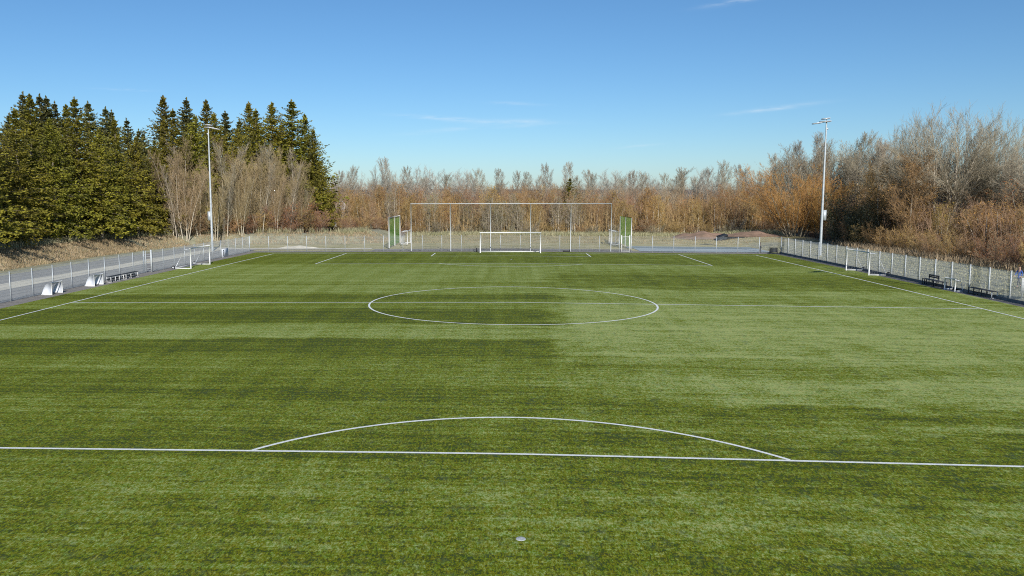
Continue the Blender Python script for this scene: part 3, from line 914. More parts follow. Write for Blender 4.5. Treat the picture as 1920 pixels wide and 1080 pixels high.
def tree_proto(P, H, seed, leaves=0, lsize=.09, spread=.35):
    rg = random.Random(seed)
    S = ([], []); tips = []
    if P.get('stems', 1) == 1:
        grow(S, (0, 0, -.2), vnorm((rg.gauss(0, .03), rg.gauss(0, .03), 1)), H, P['r0'] * H, 0, P, rg, tips)
    else:
        for i in range(P['stems']):
            az = i * 2.4 + rg.uniform(-.4, .4); le = P['lean'] * rg.uniform(.25, 1.2)
            d = vnorm((math.cos(az) * le, math.sin(az) * le, 1))
            b = P.get('base', .2)
            p0 = (math.cos(az) * b * rg.random(), math.sin(az) * b * rg.random(), -.12)
            if P.get('fork'): p0 = (0, 0, P['fork'] * 1.1)
            else: S[0].append((0, 0, -.2, *p0, .06, .05))
            grow(S, p0, d, H * rg.uniform(.72, 1.08), P['r0'] * H * rg.uniform(.6, 1.1), 0, P, rg, tips)
        if P.get('fork'):
            pass
            S[0].append((0, 0, -.3, 0, 0, P['fork'] * .6, P['r0'] * H * 1.7, P['r0'] * H * 1.35))
            S[0].append((0, 0, P['fork'] * .6, 0, 0, P['fork'] * 1.25, P['r0'] * H * 1.35, P['r0'] * H * 1.1))
    g0 = Geo().tubes(S[0], 6).mesh('trunk', None, True)
    big = [s for s in S[1] if s[6] > .035]; small = [s for s in S[1] if s[6] <= .035]
    g1 = Geo().tubes(big, 4).tubes(small, 3).mesh('crown', None)
    g2 = None
    if leaves:
        gg = flecks(tips, leaves, lsize, rg, spread)
        g2 = gg.mesh('foliage', None)
    zz = max(s[5] for s in S[0] + S[1])
    return (g0, g1, g2, zz)


lin = lambda a, b: (lambda t: a + (b - a) * t)
P_BIRCH = dict(n=[18, 7, 5, 4], wob=[.03, .06, .08, .10], up=[.02, .12, .09, .06], tap=[.92, .8, .75, .6], nc=[3.4, 1.75, 1.8, 0], ang=[.75, .58, .58, .55], lr=[.27, .46, .50, .5], rr=[.42, .6, .6, .6],
               start=[.30, .15, .2, 0], shape=lin(1.15, .42), max=3, rmin=.009, r0=.0105)
P_SLIM = dict(P_BIRCH, n=[18, 6, 4, 3], ang=[.55, .5, .5, .5], lr=[.19, .46, .5, .5], nc=[2.3, 1.35, 1.2, 0], start=[.14, .1, .1, 0], up=[.02, .14, .08, .05], shape=lin(1.15, .55), r0=.0075)
P_POPLAR = dict(P_BIRCH, ang=[.62, .5, .5, .5], lr=[.27, .46, .5, .5], up=[.03, .15, .10, .06], nc=[3.6, 1.8, 1.7, 0], start=[.22, .1, .2, 0], shape=lin(1.1, .5))
P_ASH = dict(n=[9, 8, 6, 5, 4], wob=[.045, .05, .06, .08, .10], up=[.03, .06, .07, .06, .05], tap=[.75, .8, .8, .75, .6], nc=[1.9, 1.45, 1.55, 1.5, 0], ang=[.62, .55, .52, .52, .5], lr=[.56, .52, .48, .48, .5], rr=[.62, .6, .58, .6, .6],
             start=[.12, .2, .2, .2, 0], shape=lin(1.0, .65), max=4, rmin=.0055, r0=.013, stems=5, lean=.62, fork=1.6, base=.15)
P_MAPLE = dict(n=[12, 8, 6, 4], wob=[.04, .06, .08, .10], up=[.03, .10, .08, .05], tap=[.9, .8, .75, .6], nc=[2.9, 2.0, 1.8, 0], ang=[.85, .6, .58, .55], lr=[.46, .48, .48, .5], rr=[.5, .6, .6, .6],
               start=[.20, .15, .15, 0], shape=lin(1.1, .5), max=3, rmin=.011, r0=.012)
P_SAPL = dict(n=[9, 5, 4, 3], wob=[.04, .08, .11, .14], up=[.05, .12, .08, .04], tap=[.9, .8, .7, .6], nc=[2.1, 1.7, 1.5, 0], ang=[.6, .6, .65, .6], lr=[.34, .46, .5, .5], rr=[.5, .6, .65, .7],
              start=[.12, .1, .1, 0], shape=lin(1.0, .55), max=3, rmin=.008, r0=.0145, stems=6, lean=.30, base=1.0)
P_BUSH = dict(P_SAPL, n=[7, 5, 4, 3], stems=11, lean=.75, base=.7, nc=[1.8, 1.6, 1.5, 0], wob=[.09, .14, .2, .25], up=[.03, .08, .06, .03], r0=.009, start=[.08, .1, .1, 0])


def conifer_proto(H, seed, width=.22, bare=.06, droop=.35, dens=1.0, sparse_top=0.0):
    rg = random.Random(seed); r = np.random.default_rng(seed)
    trunk = []; br = []; base, dirs, size = [], [], []
    n = 14; x = y = 0.0; pts = []
    for i in range(n + 1):
        pts.append((x, y, H * i / n - (.3 if i == 0 else 0))); x += rg.gauss(0, .05); y += rg.gauss(0, .05)
    for i in range(n):
        trunk.append((*pts[i], *pts[i + 1], H * .0135 * (1 - i / n) + .03, H * .0135 * (1 - (i + 1) / n) + .025))

    def axis_at(z):
        t = max(0, min(n - .001, z / H * n)); i = int(t); f = t - i
        return tuple(pts[i][k] * (1 - f) + pts[i + 1][k] * f for k in (0, 1)) + (z,)
    z = H * bare
    while z < H * .985:
        t = z / H
        prof = (1 - t) ** .72 * (.62 + .38 * min(1, t / .16)) * min(1, .35 + (1 - t) * 5.5) + .008
        k = max(3, int(round((6.6 - 2.6 * t) * dens)))
        a0 = rg.uniform(0, 6.28)
        for j in range(k):
            if rg.random() < .12 + .15 * (t < .15): continue
            az = a0 + 2 * math.pi * j / k + rg.uniform(-.35, .35)
            Lb = H * width * prof * rg.uniform(.5, 1.3)
            el = .55 * t - .10 + rg.uniform(-.12, .12)
            p = axis_at(z + rg.uniform(-.2, .2)); m = 7
            side = (-math.sin(az), math.cos(az), 0)
            for i in range(m):
                f = (i + .5) / m
                e = el - droop * f * (1 - t) + .62 * max(0, f - .55) * (1 - .5 * t)
                d = (math.cos(az) * math.cos(e), math.sin(az) * math.cos(e), math.sin(e))
                q = vadd(p, d, Lb / m)
                br.append((*p, *q, max(.008, .05 * (1 - f) * (1 - t) + .008), max(.006, .05 * (1 - f - 1 / m) * (1 - t) + .006)))
                if f > .16 or t > .5:
                    ns = max(2, int(Lb / m / .13 * (1.0 - sparse_top * t) * (.75 + .5 * f)))
                    for _ in range(ns):
                        u = rg.random(); c = vadd(p, d, Lb / m * u); pf = .30 * (1 - t) + .05
                        c = (c[0] + rg.gauss(0, pf * .5), c[1] + rg.gauss(0, pf * .5), c[2] + rg.gauss(-.3 * pf, pf * .8))
                        sg = rg.choice((-1, 1)); fw = rg.uniform(.35, 1.0)
                        dd = vnorm((d[0] * fw + side[0] * sg * .8 + rg.gauss(0, .3), d[1] * fw + side[1] * sg * .8 + rg.gauss(0, .3), d[2] * fw - rg.uniform(-.30, .75) * (1 - .7 * t)))
                        base.append(c); dirs.append(dd); size.append((.46 + .50 * (1 - f)) * (1.12 - .80 * t) * rg.uniform(.7, 1.3))
                p = q
            base.append(p); dirs.append(vnorm((d[0], d[1], d[2] + .2))); size.append(.45 * (1.1 - .75 * t))
        z += rg.choice((.20, .30, .52)) * (1.25 - .5 * t)
    for _ in range(10):
        base.append((pts[-1][0], pts[-1][1], H - rg.uniform(.0, .9))); az = rg.uniform(0, 6.28); dirs.append(vnorm((math.cos(az) * .35, math.sin(az) * .35, 1))); size.append(.28)
    B, D, S = np.array(base), np.array(dirs), np.array(size)[:, None]
    N_ = len(B); v = []
    for kk in range(3):      # a fan of three slim needle-covered twiglets per spray
        jit = r.normal(0, .30, (N_, 3)) if kk else np.zeros((N_, 3))
        d = D + jit; d /= np.linalg.norm(d, axis=1, keepdims=True)
        up = r.normal(0, 1.0, (N_, 3)) + np.array([0, 0, .7])
        w = np.cross(d, up); w /= np.linalg.norm(w, axis=1, keepdims=True)
        s = S * (1.0 if kk == 0 else .78)
        wd = (.05 + .085 * np.minimum(S, .8)) * r.uniform(.8, 1.3, (N_, 1))
        v.append(np.stack([B, B + d * s * .45 + w * wd, B + d * s, B + d * s * .45 - w * wd], 1))
    v = np.concatenate(v, 0)
    gf = Geo(); gf.add(v.reshape(-1, 3), np.arange(len(v) * 4).reshape(-1, 4))
    return (Geo().tubes(trunk, 7).mesh('trunk', None, True), Geo().tubes(br, 3).mesh('branches', None), gf.mesh('crown', None), H)


def variant(me, m):
    c = me.copy(); c.materials.clear(); c.materials.append(m); return c


class Kind:
    """a prototype plus its materials; make(x, y, H) plants a tree of height H"""
    def __init__(self, proto, names, mats, tree_name):
        self.h = proto[3]; self.parts = [(n, variant(me, MT[m])) for n, me, m in zip(names, proto[:3], mats) if me is not None]
        self.name = tree_name

    def make(self, x, y, H, label, cat, group=None, rz=None, wide=1.0, lean=(0, 0)):
        z = terr(x, y)[0]
        t = thing(self.name, (x, y, z - .05), rng.uniform(0, 6.28) if rz is None else rz, label, cat, group)
        s = H / self.h
        t.scale = (s * wide, s * wide, s)
        if lean != (0, 0): t.rotation_euler[0], t.rotation_euler[1] = lean
        for n, me in self.parts:
            o = bpy.data.objects.new(n, me); COL.objects.link(o); o.parent = t
        return t


TN = ('trunk', 'crown', 'foliage')
CN = ('trunk', 'branches', 'crown')
c_pro = [conifer_proto(21, 11, .30, .13, .40, 1.05), conifer_proto(22, 12, .26, .13, .32, 1.05), conifer_proto(20, 13, .34, .12, .5, 1.05), conifer_proto(19, 14, .22, .10, .25, .95, .2)]
CON = [Kind(p, CN, ('bark', 'bark', 'needle'), 'conifer') for p in c_pro[:3]] + [Kind(c_pro[3], CN, ('bark', 'bark', 'needle_blue'), 'conifer')]
b_pro = [tree_proto(P_BIRCH, 14, s) for s in (21, 22)]
sl_pro = [tree_proto(P_SLIM, 14, 25), tree_proto(dict(P_SLIM, stems=4, lean=.20, base=.8, ang=[.68, .55, .5, .5], lr=[.25, .46, .5, .5]), 14, 26)]
p_pro = [tree_proto(P_POPLAR, 14, s) for s in (31, 32)]
m_pro = [fan_tree(13, 3.4, 3.0, 30, 41, 1, .17, .012, 1.7, .75), fan_tree(13, 2.8, 3.5, 24, 42, 1, .15, .012, 1.7, .75)]
a_pro = [fan_tree(18, 6.4, 3.6, 66, 51, 4, .32, .011, 2.3, 1.0), fan_tree(18, 5.2, 4.6, 50, 52, 2, .30, .011, 2.3, 1.0)]
s_pro = [tree_proto(P_SAPL, 8, 61, 1500, .085, .28), tree_proto(P_SAPL, 8, 62, 1300, .085, .30), tree_proto(P_SAPL, 8, 63, 700, .08, .3)]
u_pro = [tree_proto(P_BUSH, 5, 71, 1400, .075, .22), tree_proto(P_BUSH, 5, 72, 1100, .075, .25)]
oak = tree_proto(dict(P_MAPLE, nc=[2.8, 2.1, 1.9, 0], start=[.12, .12, .15, 0], lr=[.46, .46, .46, .5]), 12, 81, 2400, .09, .35)
dkp = tree_proto(dict(P_BUSH, stems=9), 7, 82, 9000, .12, .45)
orb = tree_proto(dict(P_BUSH, stems=26, lean=.62, base=1.3, wob=[.05, .10, .15, .2], up=[.02, .08, .06, .03], ang=[.45, .5, .55, .5]), 9, 83, 1500, .07, .3)
BIRCH = [Kind(sl_pro[0], TN, ('birch', 'twig', 'twig'), 'bare_birch'), Kind(sl_pro[1], TN, ('birch', 'twig_brown', 'twig'), 'bare_birch')]
POP = [Kind(p, TN, ('birch', 'twig', 'twig'), 'bare_poplar') for p in p_pro + b_pro]
MAPLE = [Kind(p, TN, ('bark', 'twig_pale', 'twig'), 'bare_tree') for p in m_pro + p_pro[:1]]
ASH = [Kind(p, TN, ('birch', 'twig', 'twig'), 'spreading_bare_tree') for p in a_pro]
SAPG = Kind(s_pro[2], ('trunk', 'crown', 'foliage'), ('birch', 'twig', 'twig_tan'), 'grey_sapling')
SAP = [Kind(s_pro[0], TN, ('birch', 'twig_tan', 'leaf_brown'), 'brown_sapling'), Kind(s_pro[1], TN, ('birch', 'twig_tan', 'leaf_gold'), 'tan_sapling'),
       Kind(s_pro[2], TN, ('bark', 'twig_red', 'leaf_brown'), 'reddish_sapling'), Kind(s_pro[1], TN, ('birch', 'twig', 'leaf_olive'), 'olive_sapling')]
BUSH = [Kind(u_pro[0], TN, ('bark', 'twig_red', 'leaf_brown'), 'reddish_shrub'), Kind(u_pro[1], TN, ('bark', 'twig_tan', 'leaf_gold'), 'tan_shrub'), Kind(u_pro[0], TN, ('bark', 'twig', 'leaf_olive'), 'olive_shrub')]
OAK = Kind(oak, TN, ('birch', 'twig_tan', 'leaf_gold'), 'brown_leaved_tree')
DARK = Kind(dkp, TN, ('bark', 'twig', 'leaf_dark'), 'dark_evergreen_bush')
ORANGE = Kind(orb, TN, ('bark', 'twig_orange', 'leaf_gold'), 'orange_bush')
ORD = ['first', 'second', 'third', 'fourth', 'fifth', 'sixth', 'seventh', 'eighth', 'ninth', 'tenth', 'eleventh', 'twelfth', 'thirteenth', 'fourteenth', 'fifteenth', 'sixteenth', 'seventeenth', 'eighteenth', 'nineteenth',
       'twentieth', 'twenty-first', 'twenty-second', 'twenty-third', 'twenty-fourth', 'twenty-fifth', 'twenty-sixth', 'twenty-seventh', 'twenty-eighth', 'twenty-ninth', 'thirtieth'] + ['thirty-' + w for w in ('first', 'second', 'third', 'fourth', 'fifth', 'sixth', 'seventh', 'eighth', 'ninth')] + ['fortieth']


def plant(rows, kinds, look, where, cat, group, spread=1.0):
    """rows of (u, v_top, Y, kind index, width): trees measured in the photograph by bearing and top"""
    rows = sorted(rows)
    for i, (u, v, Y, k, wd) in enumerate(rows):
        wd *= spread
        x, zt = bearing(u, v, Y)
        h = zt - terr(x, Y)[0] + .05
        kinds[k].make(x, Y, h, f'{look[k]}, {ORD[i]} from the left {where}', cat, group, wide=wd)


# --- the conifers of the left wood
look = ['tall olive green conifer', 'tall slim olive conifer', 'broad olive green conifer', 'thin bluish green conifer']
front = [(-60, 190, 26, 0, 1.0), (-12, 235, 33, 2, .9), (28, 205, 38, 0, .95), (52, 176, 44, 1, .95), (95, 220, 44, 2, .8), (140, 183, 50, 0, 1.0), (182, 240, 51, 2, .8), (215, 222, 57, 0, .9), (252, 255, 60, 2, .8),
         (290, 262, 66, 2, .75), (322, 205, 69, 0, .95), (362, 215, 72, 2, .8), (405, 212, 76, 1, 1.0), (445, 240, 78, 2, .75), (478, 205, 82, 0, .95), (512, 192, 85, 1, 1.05), (548, 188, 87, 0, 1.1), (568, 214, 88, 1, .9), (588, 242, 86, 1, .85), (600, 300, 84, 0, .7)]
plant(front, CON, look, 'in the front row of the wood', 'conifer', 'conifers in the front row of the left wood', 1.3)
back = [(15, 212, 50, 3, 1), (42, 172, 54, 3, 1), (70, 176, 56, 3, 1), (90, 180, 58, 3, 1), (104, 190, 60, 3, .9), (122, 196, 58, 1, 1), (168, 190, 66, 3, 1), (194, 200, 68, 3, 1), (211, 206, 70, 3, .9), (236, 222, 74, 3, 1), (258, 242, 78, 3, 1), (270, 248, 80, 3, 1),
        (308, 180, 82, 1, 1), (350, 183, 84, 3, 1.1), (384, 187, 86, 1, 1), (425, 208, 90, 3, 1.1), (446, 224, 92, 3, 1), (470, 192, 94, 1, 1), (530, 230, 98, 3, 1.2)]
plant(back, CON, look, 'behind the front row of conifers', 'conifer', 'conifers behind the front row of the left wood', 1.25)
deep = [(-40, 215, 52, 0, 1.1), (10, 240, 62, 2, 1.1), (75, 225, 66, 0, 1.1), (130, 225, 70, 2, 1.1), (190, 240, 78, 0, 1.1), (245, 275, 88, 2, 1.1), (305, 235, 92, 0, 1.1), (360, 225, 96, 2, 1.1), (420, 240, 100, 0, 1.1), (480, 230, 104, 2, 1.1), (540, 255, 106, 0, 1.0)]
plant(deep, CON, look, 'deep in the wood behind other conifers', 'conifer', 'conifers deep in the left wood', 1.2)
# --- bare birches in front of the conifers
bl = ['slim pale bare birch', 'pale bare birch with several stems']
birches = [(326, 300, 63, 0, .9), (343, 285, 64, 1, .9), (400, 300, 66, 1, .9), (422, 300, 68, 0, .9), (449, 310, 69, 1, .8), (489, 300, 71, 0, .9), (514, 305, 73, 1, .8), (541, 300, 75, 0, .8), (560, 330, 76, 1, .8),
           (318, 262, 65, 0, 1.0), (333, 250, 66, 1, .9), (352, 255, 68, 0, .9), (368, 290, 67, 1, .9), (415, 262, 70, 0, 1), (428, 255, 72, 1, 1), (440, 262, 71, 0, .9), (456, 275, 72, 1, .9), (470, 262, 74, 0, .9), (482, 270, 74, 1, 1), (496, 262, 75, 0, 1), (508, 285, 75, 1, .9),
           (520, 268, 77, 0, 1), (534, 272, 77, 1, 1), (548, 270, 78, 0, .9), (562, 318, 79, 1, .8), (584, 352, 78, 0, .9), (388, 320, 69, 0, .9)]
plant(birches, BIRCH, bl, 'in front of the conifers', 'birch', 'bare birches in front of the conifers')
# --- tall grey trees of the back wood
tall = [(628, 318, 96, 0, 1), (640, 308, 98, 2, 1), (662, 316, 104, 1, 1), (690, 335, 108, 2, 1), (712, 305, 102, 1, .9), (730, 293, 104, 0, 1), (748, 318, 106, 1, 1), (772, 310, 108, 0, 1), (790, 306, 106, 1, 1.1), (812, 330, 112, 2, 1), (838, 325, 110, 0, 1), (870, 313, 106, 1, 1.1), (900, 322, 112, 2, 1),
        (918, 313, 106, 2, 1), (936, 314, 110, 0, 1), (962, 318, 108, 2, .9), (988, 320, 112, 0, 1), (1018, 324, 110, 2, .9), (1044, 303, 104, 2, 1), (1066, 302, 104, 0, .9), (1096, 322, 108, 2, 1), (1108, 316, 112, 0, 1), (1140, 328, 110, 1, 1), (1160, 330, 112, 2, 1),
        (1194, 318, 106, 0, 1), (1208, 320, 110, 2, 1), (1238, 335, 114, 1, 1), (1262, 322, 110, 2, 1), (1280, 324, 112, 0, 1), (1304, 312, 108, 2, 1), (1328, 308, 106, 1, 1.1), (1352, 316, 110, 0, 1), (1378, 298, 106, 2, 1), (1392, 306, 110, 0, .9), (1420, 314, 108, 1, 1), (1446, 305, 106, 0, 1)]
TALL = [POP[2], MAPLE[0], POP[3], MAPLE[1]]
tl = ['grey bare birch', 'grey rounded tree', 'grey slender tree']
plant([r for r in tall if r[0] < 760], TALL, tl, 'in the far row left of the frame', 'bare tree', 'grey trees left of the tall frame', 1.1)
plant([r for r in tall if 760 <= r[0] < 1150], TALL, tl, 'in the far row rising behind the tall frame', 'bare tree', 'grey trees behind the tall frame', 1.05)
plant([r for r in tall if r[0] >= 1150], TALL, tl, 'in the far row right of the tall frame', 'bare tree', 'grey trees right of the tall frame', 1.05)
rf = random.Random(77)
fill = [(625 + i * 21.5 + rf.uniform(-7, 7), rf.uniform(312, 344), 116 + rf.uniform(-4, 8), rf.randrange(3), rf.uniform(.9, 1.2)) for i in range(0, 40, 2)]
plant(fill, [MAPLE[1], POP[1], MAPLE[0]], ['small grey rounded tree', 'small grey upright tree', 'small grey spreading tree'], 'in the farthest row', 'bare tree', 'grey trees in the farthest row', 1.5)
# --- poplars and trees to the right
pops = [(1470, 285, 102, 0, 1), (1488, 268, 104, 1, 1), (1508, 262, 106, 0, 1), (1530, 258, 104, 1, 1), (1552, 246, 100, 0, 1), (1568, 258, 102, 1, .9), (1600, 246, 96, 0, 1), (1622, 244, 98, 1, 1), (1642, 258, 96, 0, 1), (1662, 264, 92, 1, 1), (1684, 262, 88, 0, 1)]
pops = pops + [(1456, 298, 100, 1, .9), (1498, 272, 99, 1, .9), (1520, 268, 103, 1, .9), (1540, 262, 97, 1, 1), (1584, 262, 98, 1, 1), (1611, 254, 94, 1, 1), (1633, 256, 92, 1, .9), (1652, 268, 97, 1, 1), (1674, 272, 86, 1, 1)]
plant(pops, [POP[1], Kind(sl_pro[1], TN, ('birch', 'twig', 'twig'), 'bare_poplar')], ['slender grey poplar', 'slender grey poplar with pale trunk'], 'behind the right floodlight mast', 'poplar', 'grey poplars behind the right mast', 1.15)


def one(kind, u, v, Y, label, cat, wide=1.0, group=None, rz=None, lean=(0, 0)):
    x, zt = bearing(u, v, Y)
    return kind.make(x, Y, zt - terr(x, Y)[0] + .05, label, cat, group, rz, wide, lean)


one(ASH[0], 1785, 178, 52, 'largest spreading bare tree with several pale stems behind the right fence', 'bare tree', 1.18, None, .4)
one(ASH[1], 1880, 185, 50, 'large bare tree leaning left at the right edge of the view', 'bare tree', .9, None, 1.2, (0, .07))
one(ASH[0], 1960, 225, 42, 'bare tree with forked pale stems cut by the right edge of the view', 'bare tree', .9, None, 2.4)
one(ASH[1], 1728, 200, 60, 'spreading bare tree just left of the largest one', 'bare tree', .85, None, 3.0)
one(OAK, 1722, 280, 49, 'brown leaved tree with a pale trunk in front of the tallest bare trees', 'tree', 1.2, None, .3)
one(OAK, 1655, 300, 58, 'brown leaved tree right of the dark evergreen bush', 'tree', 1.25, None, 2.0)
one(ORANGE, 1502, 300, 76, 'bright orange bush left of the right floodlight mast', 'bush', 1.35, None, .2)
one(ORANGE, 1548, 335, 74, 'smaller orange bush directly behind the right floodlight mast', 'bush', 1.1, None, 1.9)
one(DARK, 1592, 352, 62, 'dark evergreen bush right of the right floodlight mast', 'bush', 1.0, None, 0)
one(DARK, 1622, 372, 58, 'low dark evergreen bush beside the larger dark one', 'bush', 1.0, None, 2)
one(CON[0], 1068, 334, 100, 'dark lone conifer with brownish crown behind the tall frame', 'conifer', 1.6)
# thin dark sapling behind the left fence
one(BIRCH[0], 418, 405, 46.5, 'thin dark young tree beside the white board', 'young tree', .6)

# --- saplings and shrubs of the back wood (three rows), countable ones
def row_of(kinds, looks, xs, Y0, dY, h0, h1, where, cat, group, seed, pick=None, wide=(.85, 1.25)):
    r = random.Random(seed)
    xs = sorted(xs)
    for i, x in enumerate(xs):
        k = pick(x, r) if pick else r.randrange(len(kinds))
        y = Y0 + r.uniform(-dY, dY)
        kinds[k].make(x, y, r.uniform(h0, h1), f'{looks[k]}, {ORD[i]} from the left {where}', cat, group, wide=r.uniform(*wide))


sl = ['brown leaved sapling clump', 'tan sapling clump', 'reddish sapling clump', 'olive sapling clump']
ul = ['low reddish shrub', 'low tan shrub', 'low olive shrub']


def pk(x, r):
    if x < -12: return r.choice((1, 2, 1, 3, 0))
    if x < 14: return r.choice((3, 1, 3, 1, 0, 3))
    return r.choice((0, 1, 2, 0, 1))


jx = lambda a, b, n, s: [a + (b - a) * (i + .5) / n + random.Random(s * 100 + i).uniform(-.9, .9) for i in range(n)]
row_of(SAP, sl, jx(-29, 50, 34, 1), 87.5, 1.6, 5.2, 7.0, 'in the front of the back wood', 'sapling', 'sapling clumps along the edge of the back wood', 1, pk)
row_of(SAP, sl, jx(-31, 53, 32, 2), 91.5, 1.6, 6.8, 8.4, 'in the second row of the back wood', 'sapling', 'sapling clumps in the second row of the back wood', 2, lambda x, r: r.choice((0, 0, 1, 2, 1)))
row_of(SAP[:3] + [SAPG], sl[:3] + ['grey sapling clump'], jx(-33, 56, 30, 3), 97, 2.0, 7.0, 8.8, 'in the third row of the back wood', 'sapling', 'sapling clumps in the third row of the back wood', 3, lambda x, r: r.choice((0, 2, 0, 2, 3)))
row_of(BUSH, ul, jx(-29, 49, 30, 4), 84.6, .9, 1.8, 3.4, 'along the foot of the back wood', 'shrub', 'low shrubs along the foot of the back wood', 4, lambda x, r: r.choice((0, 1, 2, 1, 2)), (1.0, 1.5))
# shrubs under the birches
for i, (u, v, Y, k) in enumerate(sorted([(330, 400, 66, 2), (365, 392, 67, 0), (400, 405, 69, 2), (435, 385, 70, 1), (465, 395, 71, 0), (495, 385, 73, 1), (520, 380, 74, 0), (545, 370, 76, 0), (570, 375, 77, 1), (595, 385, 79, 0), (655, 405, 82, 0), (680, 400, 83, 1)])):
    one(BUSH[k], u, v, Y, f'{["reddish shrub", "tan shrub", "olive shrub"][k]}, {ORD[i]} from the left under the birches', 'shrub', 1.35, 'shrubs under the birches')
# shrubs behind the right fence: two rows running away
r = random.Random(5)
n = 24
for i in range(n):
    y = 14 + i * 2.45 + r.uniform(-.6, .6)
    k = r.choice((0, 0, 1)) if y < 34 else r.choice((1, 1, 0, 1, 2))
    BUSH[k].make(45.6 + r.uniform(-.7, .7), y, r.uniform(2.6, 4.0), f'{["reddish shrub", "tan shrub", "olive shrub"][k]}, {ORD[i]} along the near side of the right wood', 'shrub', 'front row of shrubs behind the right fence', wide=r.uniform(.95, 1.3))
for i in range(17):
    y = 16 + i * 3.7 + r.uniform(-1, 1)
    k = r.choice((2, 1, 1, 0)) if y < 40 else r.choice((1, 1, 1, 0))
    SAP[k].make(49.5 + r.uniform(-1, 1), y, r.uniform(5.0, 6.8), f'{sl[k]}, {ORD[i]} from the near end behind the right fence shrubs', 'sapling', 'sapling clumps behind the right fence', wide=r.uniform(1.1, 1.5))
for i in range(12):
    y = 20 + i * 5.2 + r.uniform(-1, 1)
    k = r.choice((2, 1, 0, 1))
    SAP[k].make(55 + r.uniform(-1, 1), y, r.uniform(7.0, 8.8), f'tall {sl[k]}, {ORD[i]} from the near end at the back on the right', 'sapling', 'tall sapling clumps at the back on the right', wide=r.uniform(1.2, 1.6))

# --- the mass of wood farther off: one body of twigs nobody could count
def thicket(n, fn, seed, m, rad=.035, hmul=1.0):
    r = np.random.default_rng(seed); segs = []
    for _ in range(n):
        x, y, z0, h = fn(r)
        dx, dy = r.normal(0, .18, 2)
        p = (x, y, z0); 
        for k in range(3):
            q = (p[0] + dx * h / 3 + r.normal(0, .12), p[1] + dy * h / 3 + r.normal(0, .12), p[2] + h / 3)
            ra = rad * (1 - k / 3.5); segs.append((*p, *q, ra, ra * .72))
            for _b in range(3):
                e = (q[0] + r.normal(0, .45), q[1] + r.normal(0, .45), q[2] + abs(r.normal(.5, .35)))
                segs.append((*q, *e, ra * .5, .010))
            p = q
    g = Geo().tubes(segs, 3)
    return tag(g.build('undergrowth', MT[m]), 'dense undergrowth of thin brown stems filling the woods', 'undergrowth', None, 'stuff')


thicket(5200, lambda r: (lambda x, y: (x, y, terr(x, y)[0], r.uniform(3.5, 8.0)))(r.uniform(-36, 66), r.uniform(100, 126)), 1, 'twig_red', .05)
thicket(2600, lambda r: (lambda x, y: (x, y, terr(x, y)[0], r.uniform(1.2, 5.0)))(r.uniform(-30, 52), r.uniform(86, 100)), 2, 'twig_tan', .035)
thicket(2600, lambda r: (lambda x, y: (x, y, terr(x, y)[0], r.uniform(1.5, 5.5)))(r.uniform(47, 66), r.uniform(14, 90)), 3, 'twig_red', .035)

# ------------------------------------------------------------------ dry grass: blades on the bank, round the wood edge, behind the fences
def blades(n, fn, seed, m, label, h=(.25, .6), w=.018):
    r = np.random.default_rng(seed)
    P = []
    while len(P) < n:
        q = fn(r)
        if q is not None: P.append((*q, terr(*q)[0] - .02))
    P = np.array(P); n = len(P)
    hh = r.uniform(*h, (n, 1)); az = r.uniform(0, 6.28, n); le = np.abs(r.normal(.35, .3, (n, 1)))
    d = np.stack([np.cos(az) * le[:, 0], np.sin(az) * le[:, 0], np.ones(n)], 1); d /= np.linalg.norm(d, axis=1, keepdims=True)
    s = np.stack([-np.sin(az), np.cos(az), np.zeros(n)], 1) * w * r.uniform(.6, 1.5, (n, 1))
    bend = np.stack([np.cos(az), np.sin(az), -.3 * np.ones(n)], 1) * hh * .3
    mid = P + d * hh * .6; tip = P + d * hh + bend * .6
    v = np.stack([P - s, P + s, mid + s * .8, mid - s * .8, tip], 1).reshape(-1, 3)
    b = np.arange(n)[:, None] * 5
    g = Geo(); g.add(v, b + np.array([[0, 1, 2, 3]])); g.f.append(b + np.array([[3, 2, 4]]))
    return tag(g.build('dry_grass', MT[m]), label, 'dry grass', None, 'stuff')


def along(d0, d1, i0=0, i1=None):
    segs = [(FOOT[i], FOOT[i + 1]) for i in range(1, len(FOOT) - 2)]
    def fn(r):
        a, b = segs[r.integers(len(segs))] if r.random() < .25 else segs[min(len(segs) - 1, int(abs(r.normal(1.2, 1.3))))]
        t = r.random(); d = r.uniform(d0, d1)
        ex, ey = b[0] - a[0], b[1] - a[1]; l = math.hypot(ex, ey)
        x, y = a[0] + ex * t - ey / l * d, a[1] + ey * t + ex / l * d
        return (x, y) if y > 8 else None
    return fn


blades(26000, along(.3, 6.0), 1, 'bracken', 'flattened dead bracken covering the bank on the left', (.12, .42), .022)
blades(15000, along(.2, 6.3), 2, 'straw', 'dry straw coloured grass on the bank on the left', (.2, .5), .016)
blades(9000, along(4.6, 6.8), 3, 'straw_pale', 'tall pale grass along the top of the bank', (.5, 1.25), .016)
blades(15000, lambda r: (r.uniform(-17, 43), r.uniform(80.5, 85.5)), 4, 'straw_pale', 'tall pale grass along the foot of the back wood', (.35, .95), .018)
blades(16000, lambda r: (r.uniform(-17, 40), r.uniform(67, 82)), 5, 'straw', 'short dry grass beyond the small pitch', (.08, .26), .02)
blades(20000, lambda r: (r.uniform(33.6, 45.5), r.uniform(3, 62)), 6, 'straw_pale', 'short pale grass behind the right fence', (.06, .2), .016)
blades(4000, lambda r: (r.uniform(43, 46.5), r.uniform(10, 62)), 7, 'bracken', 'brown dead stalks at the foot of the right shrubs', (.4, 1.1), .018)

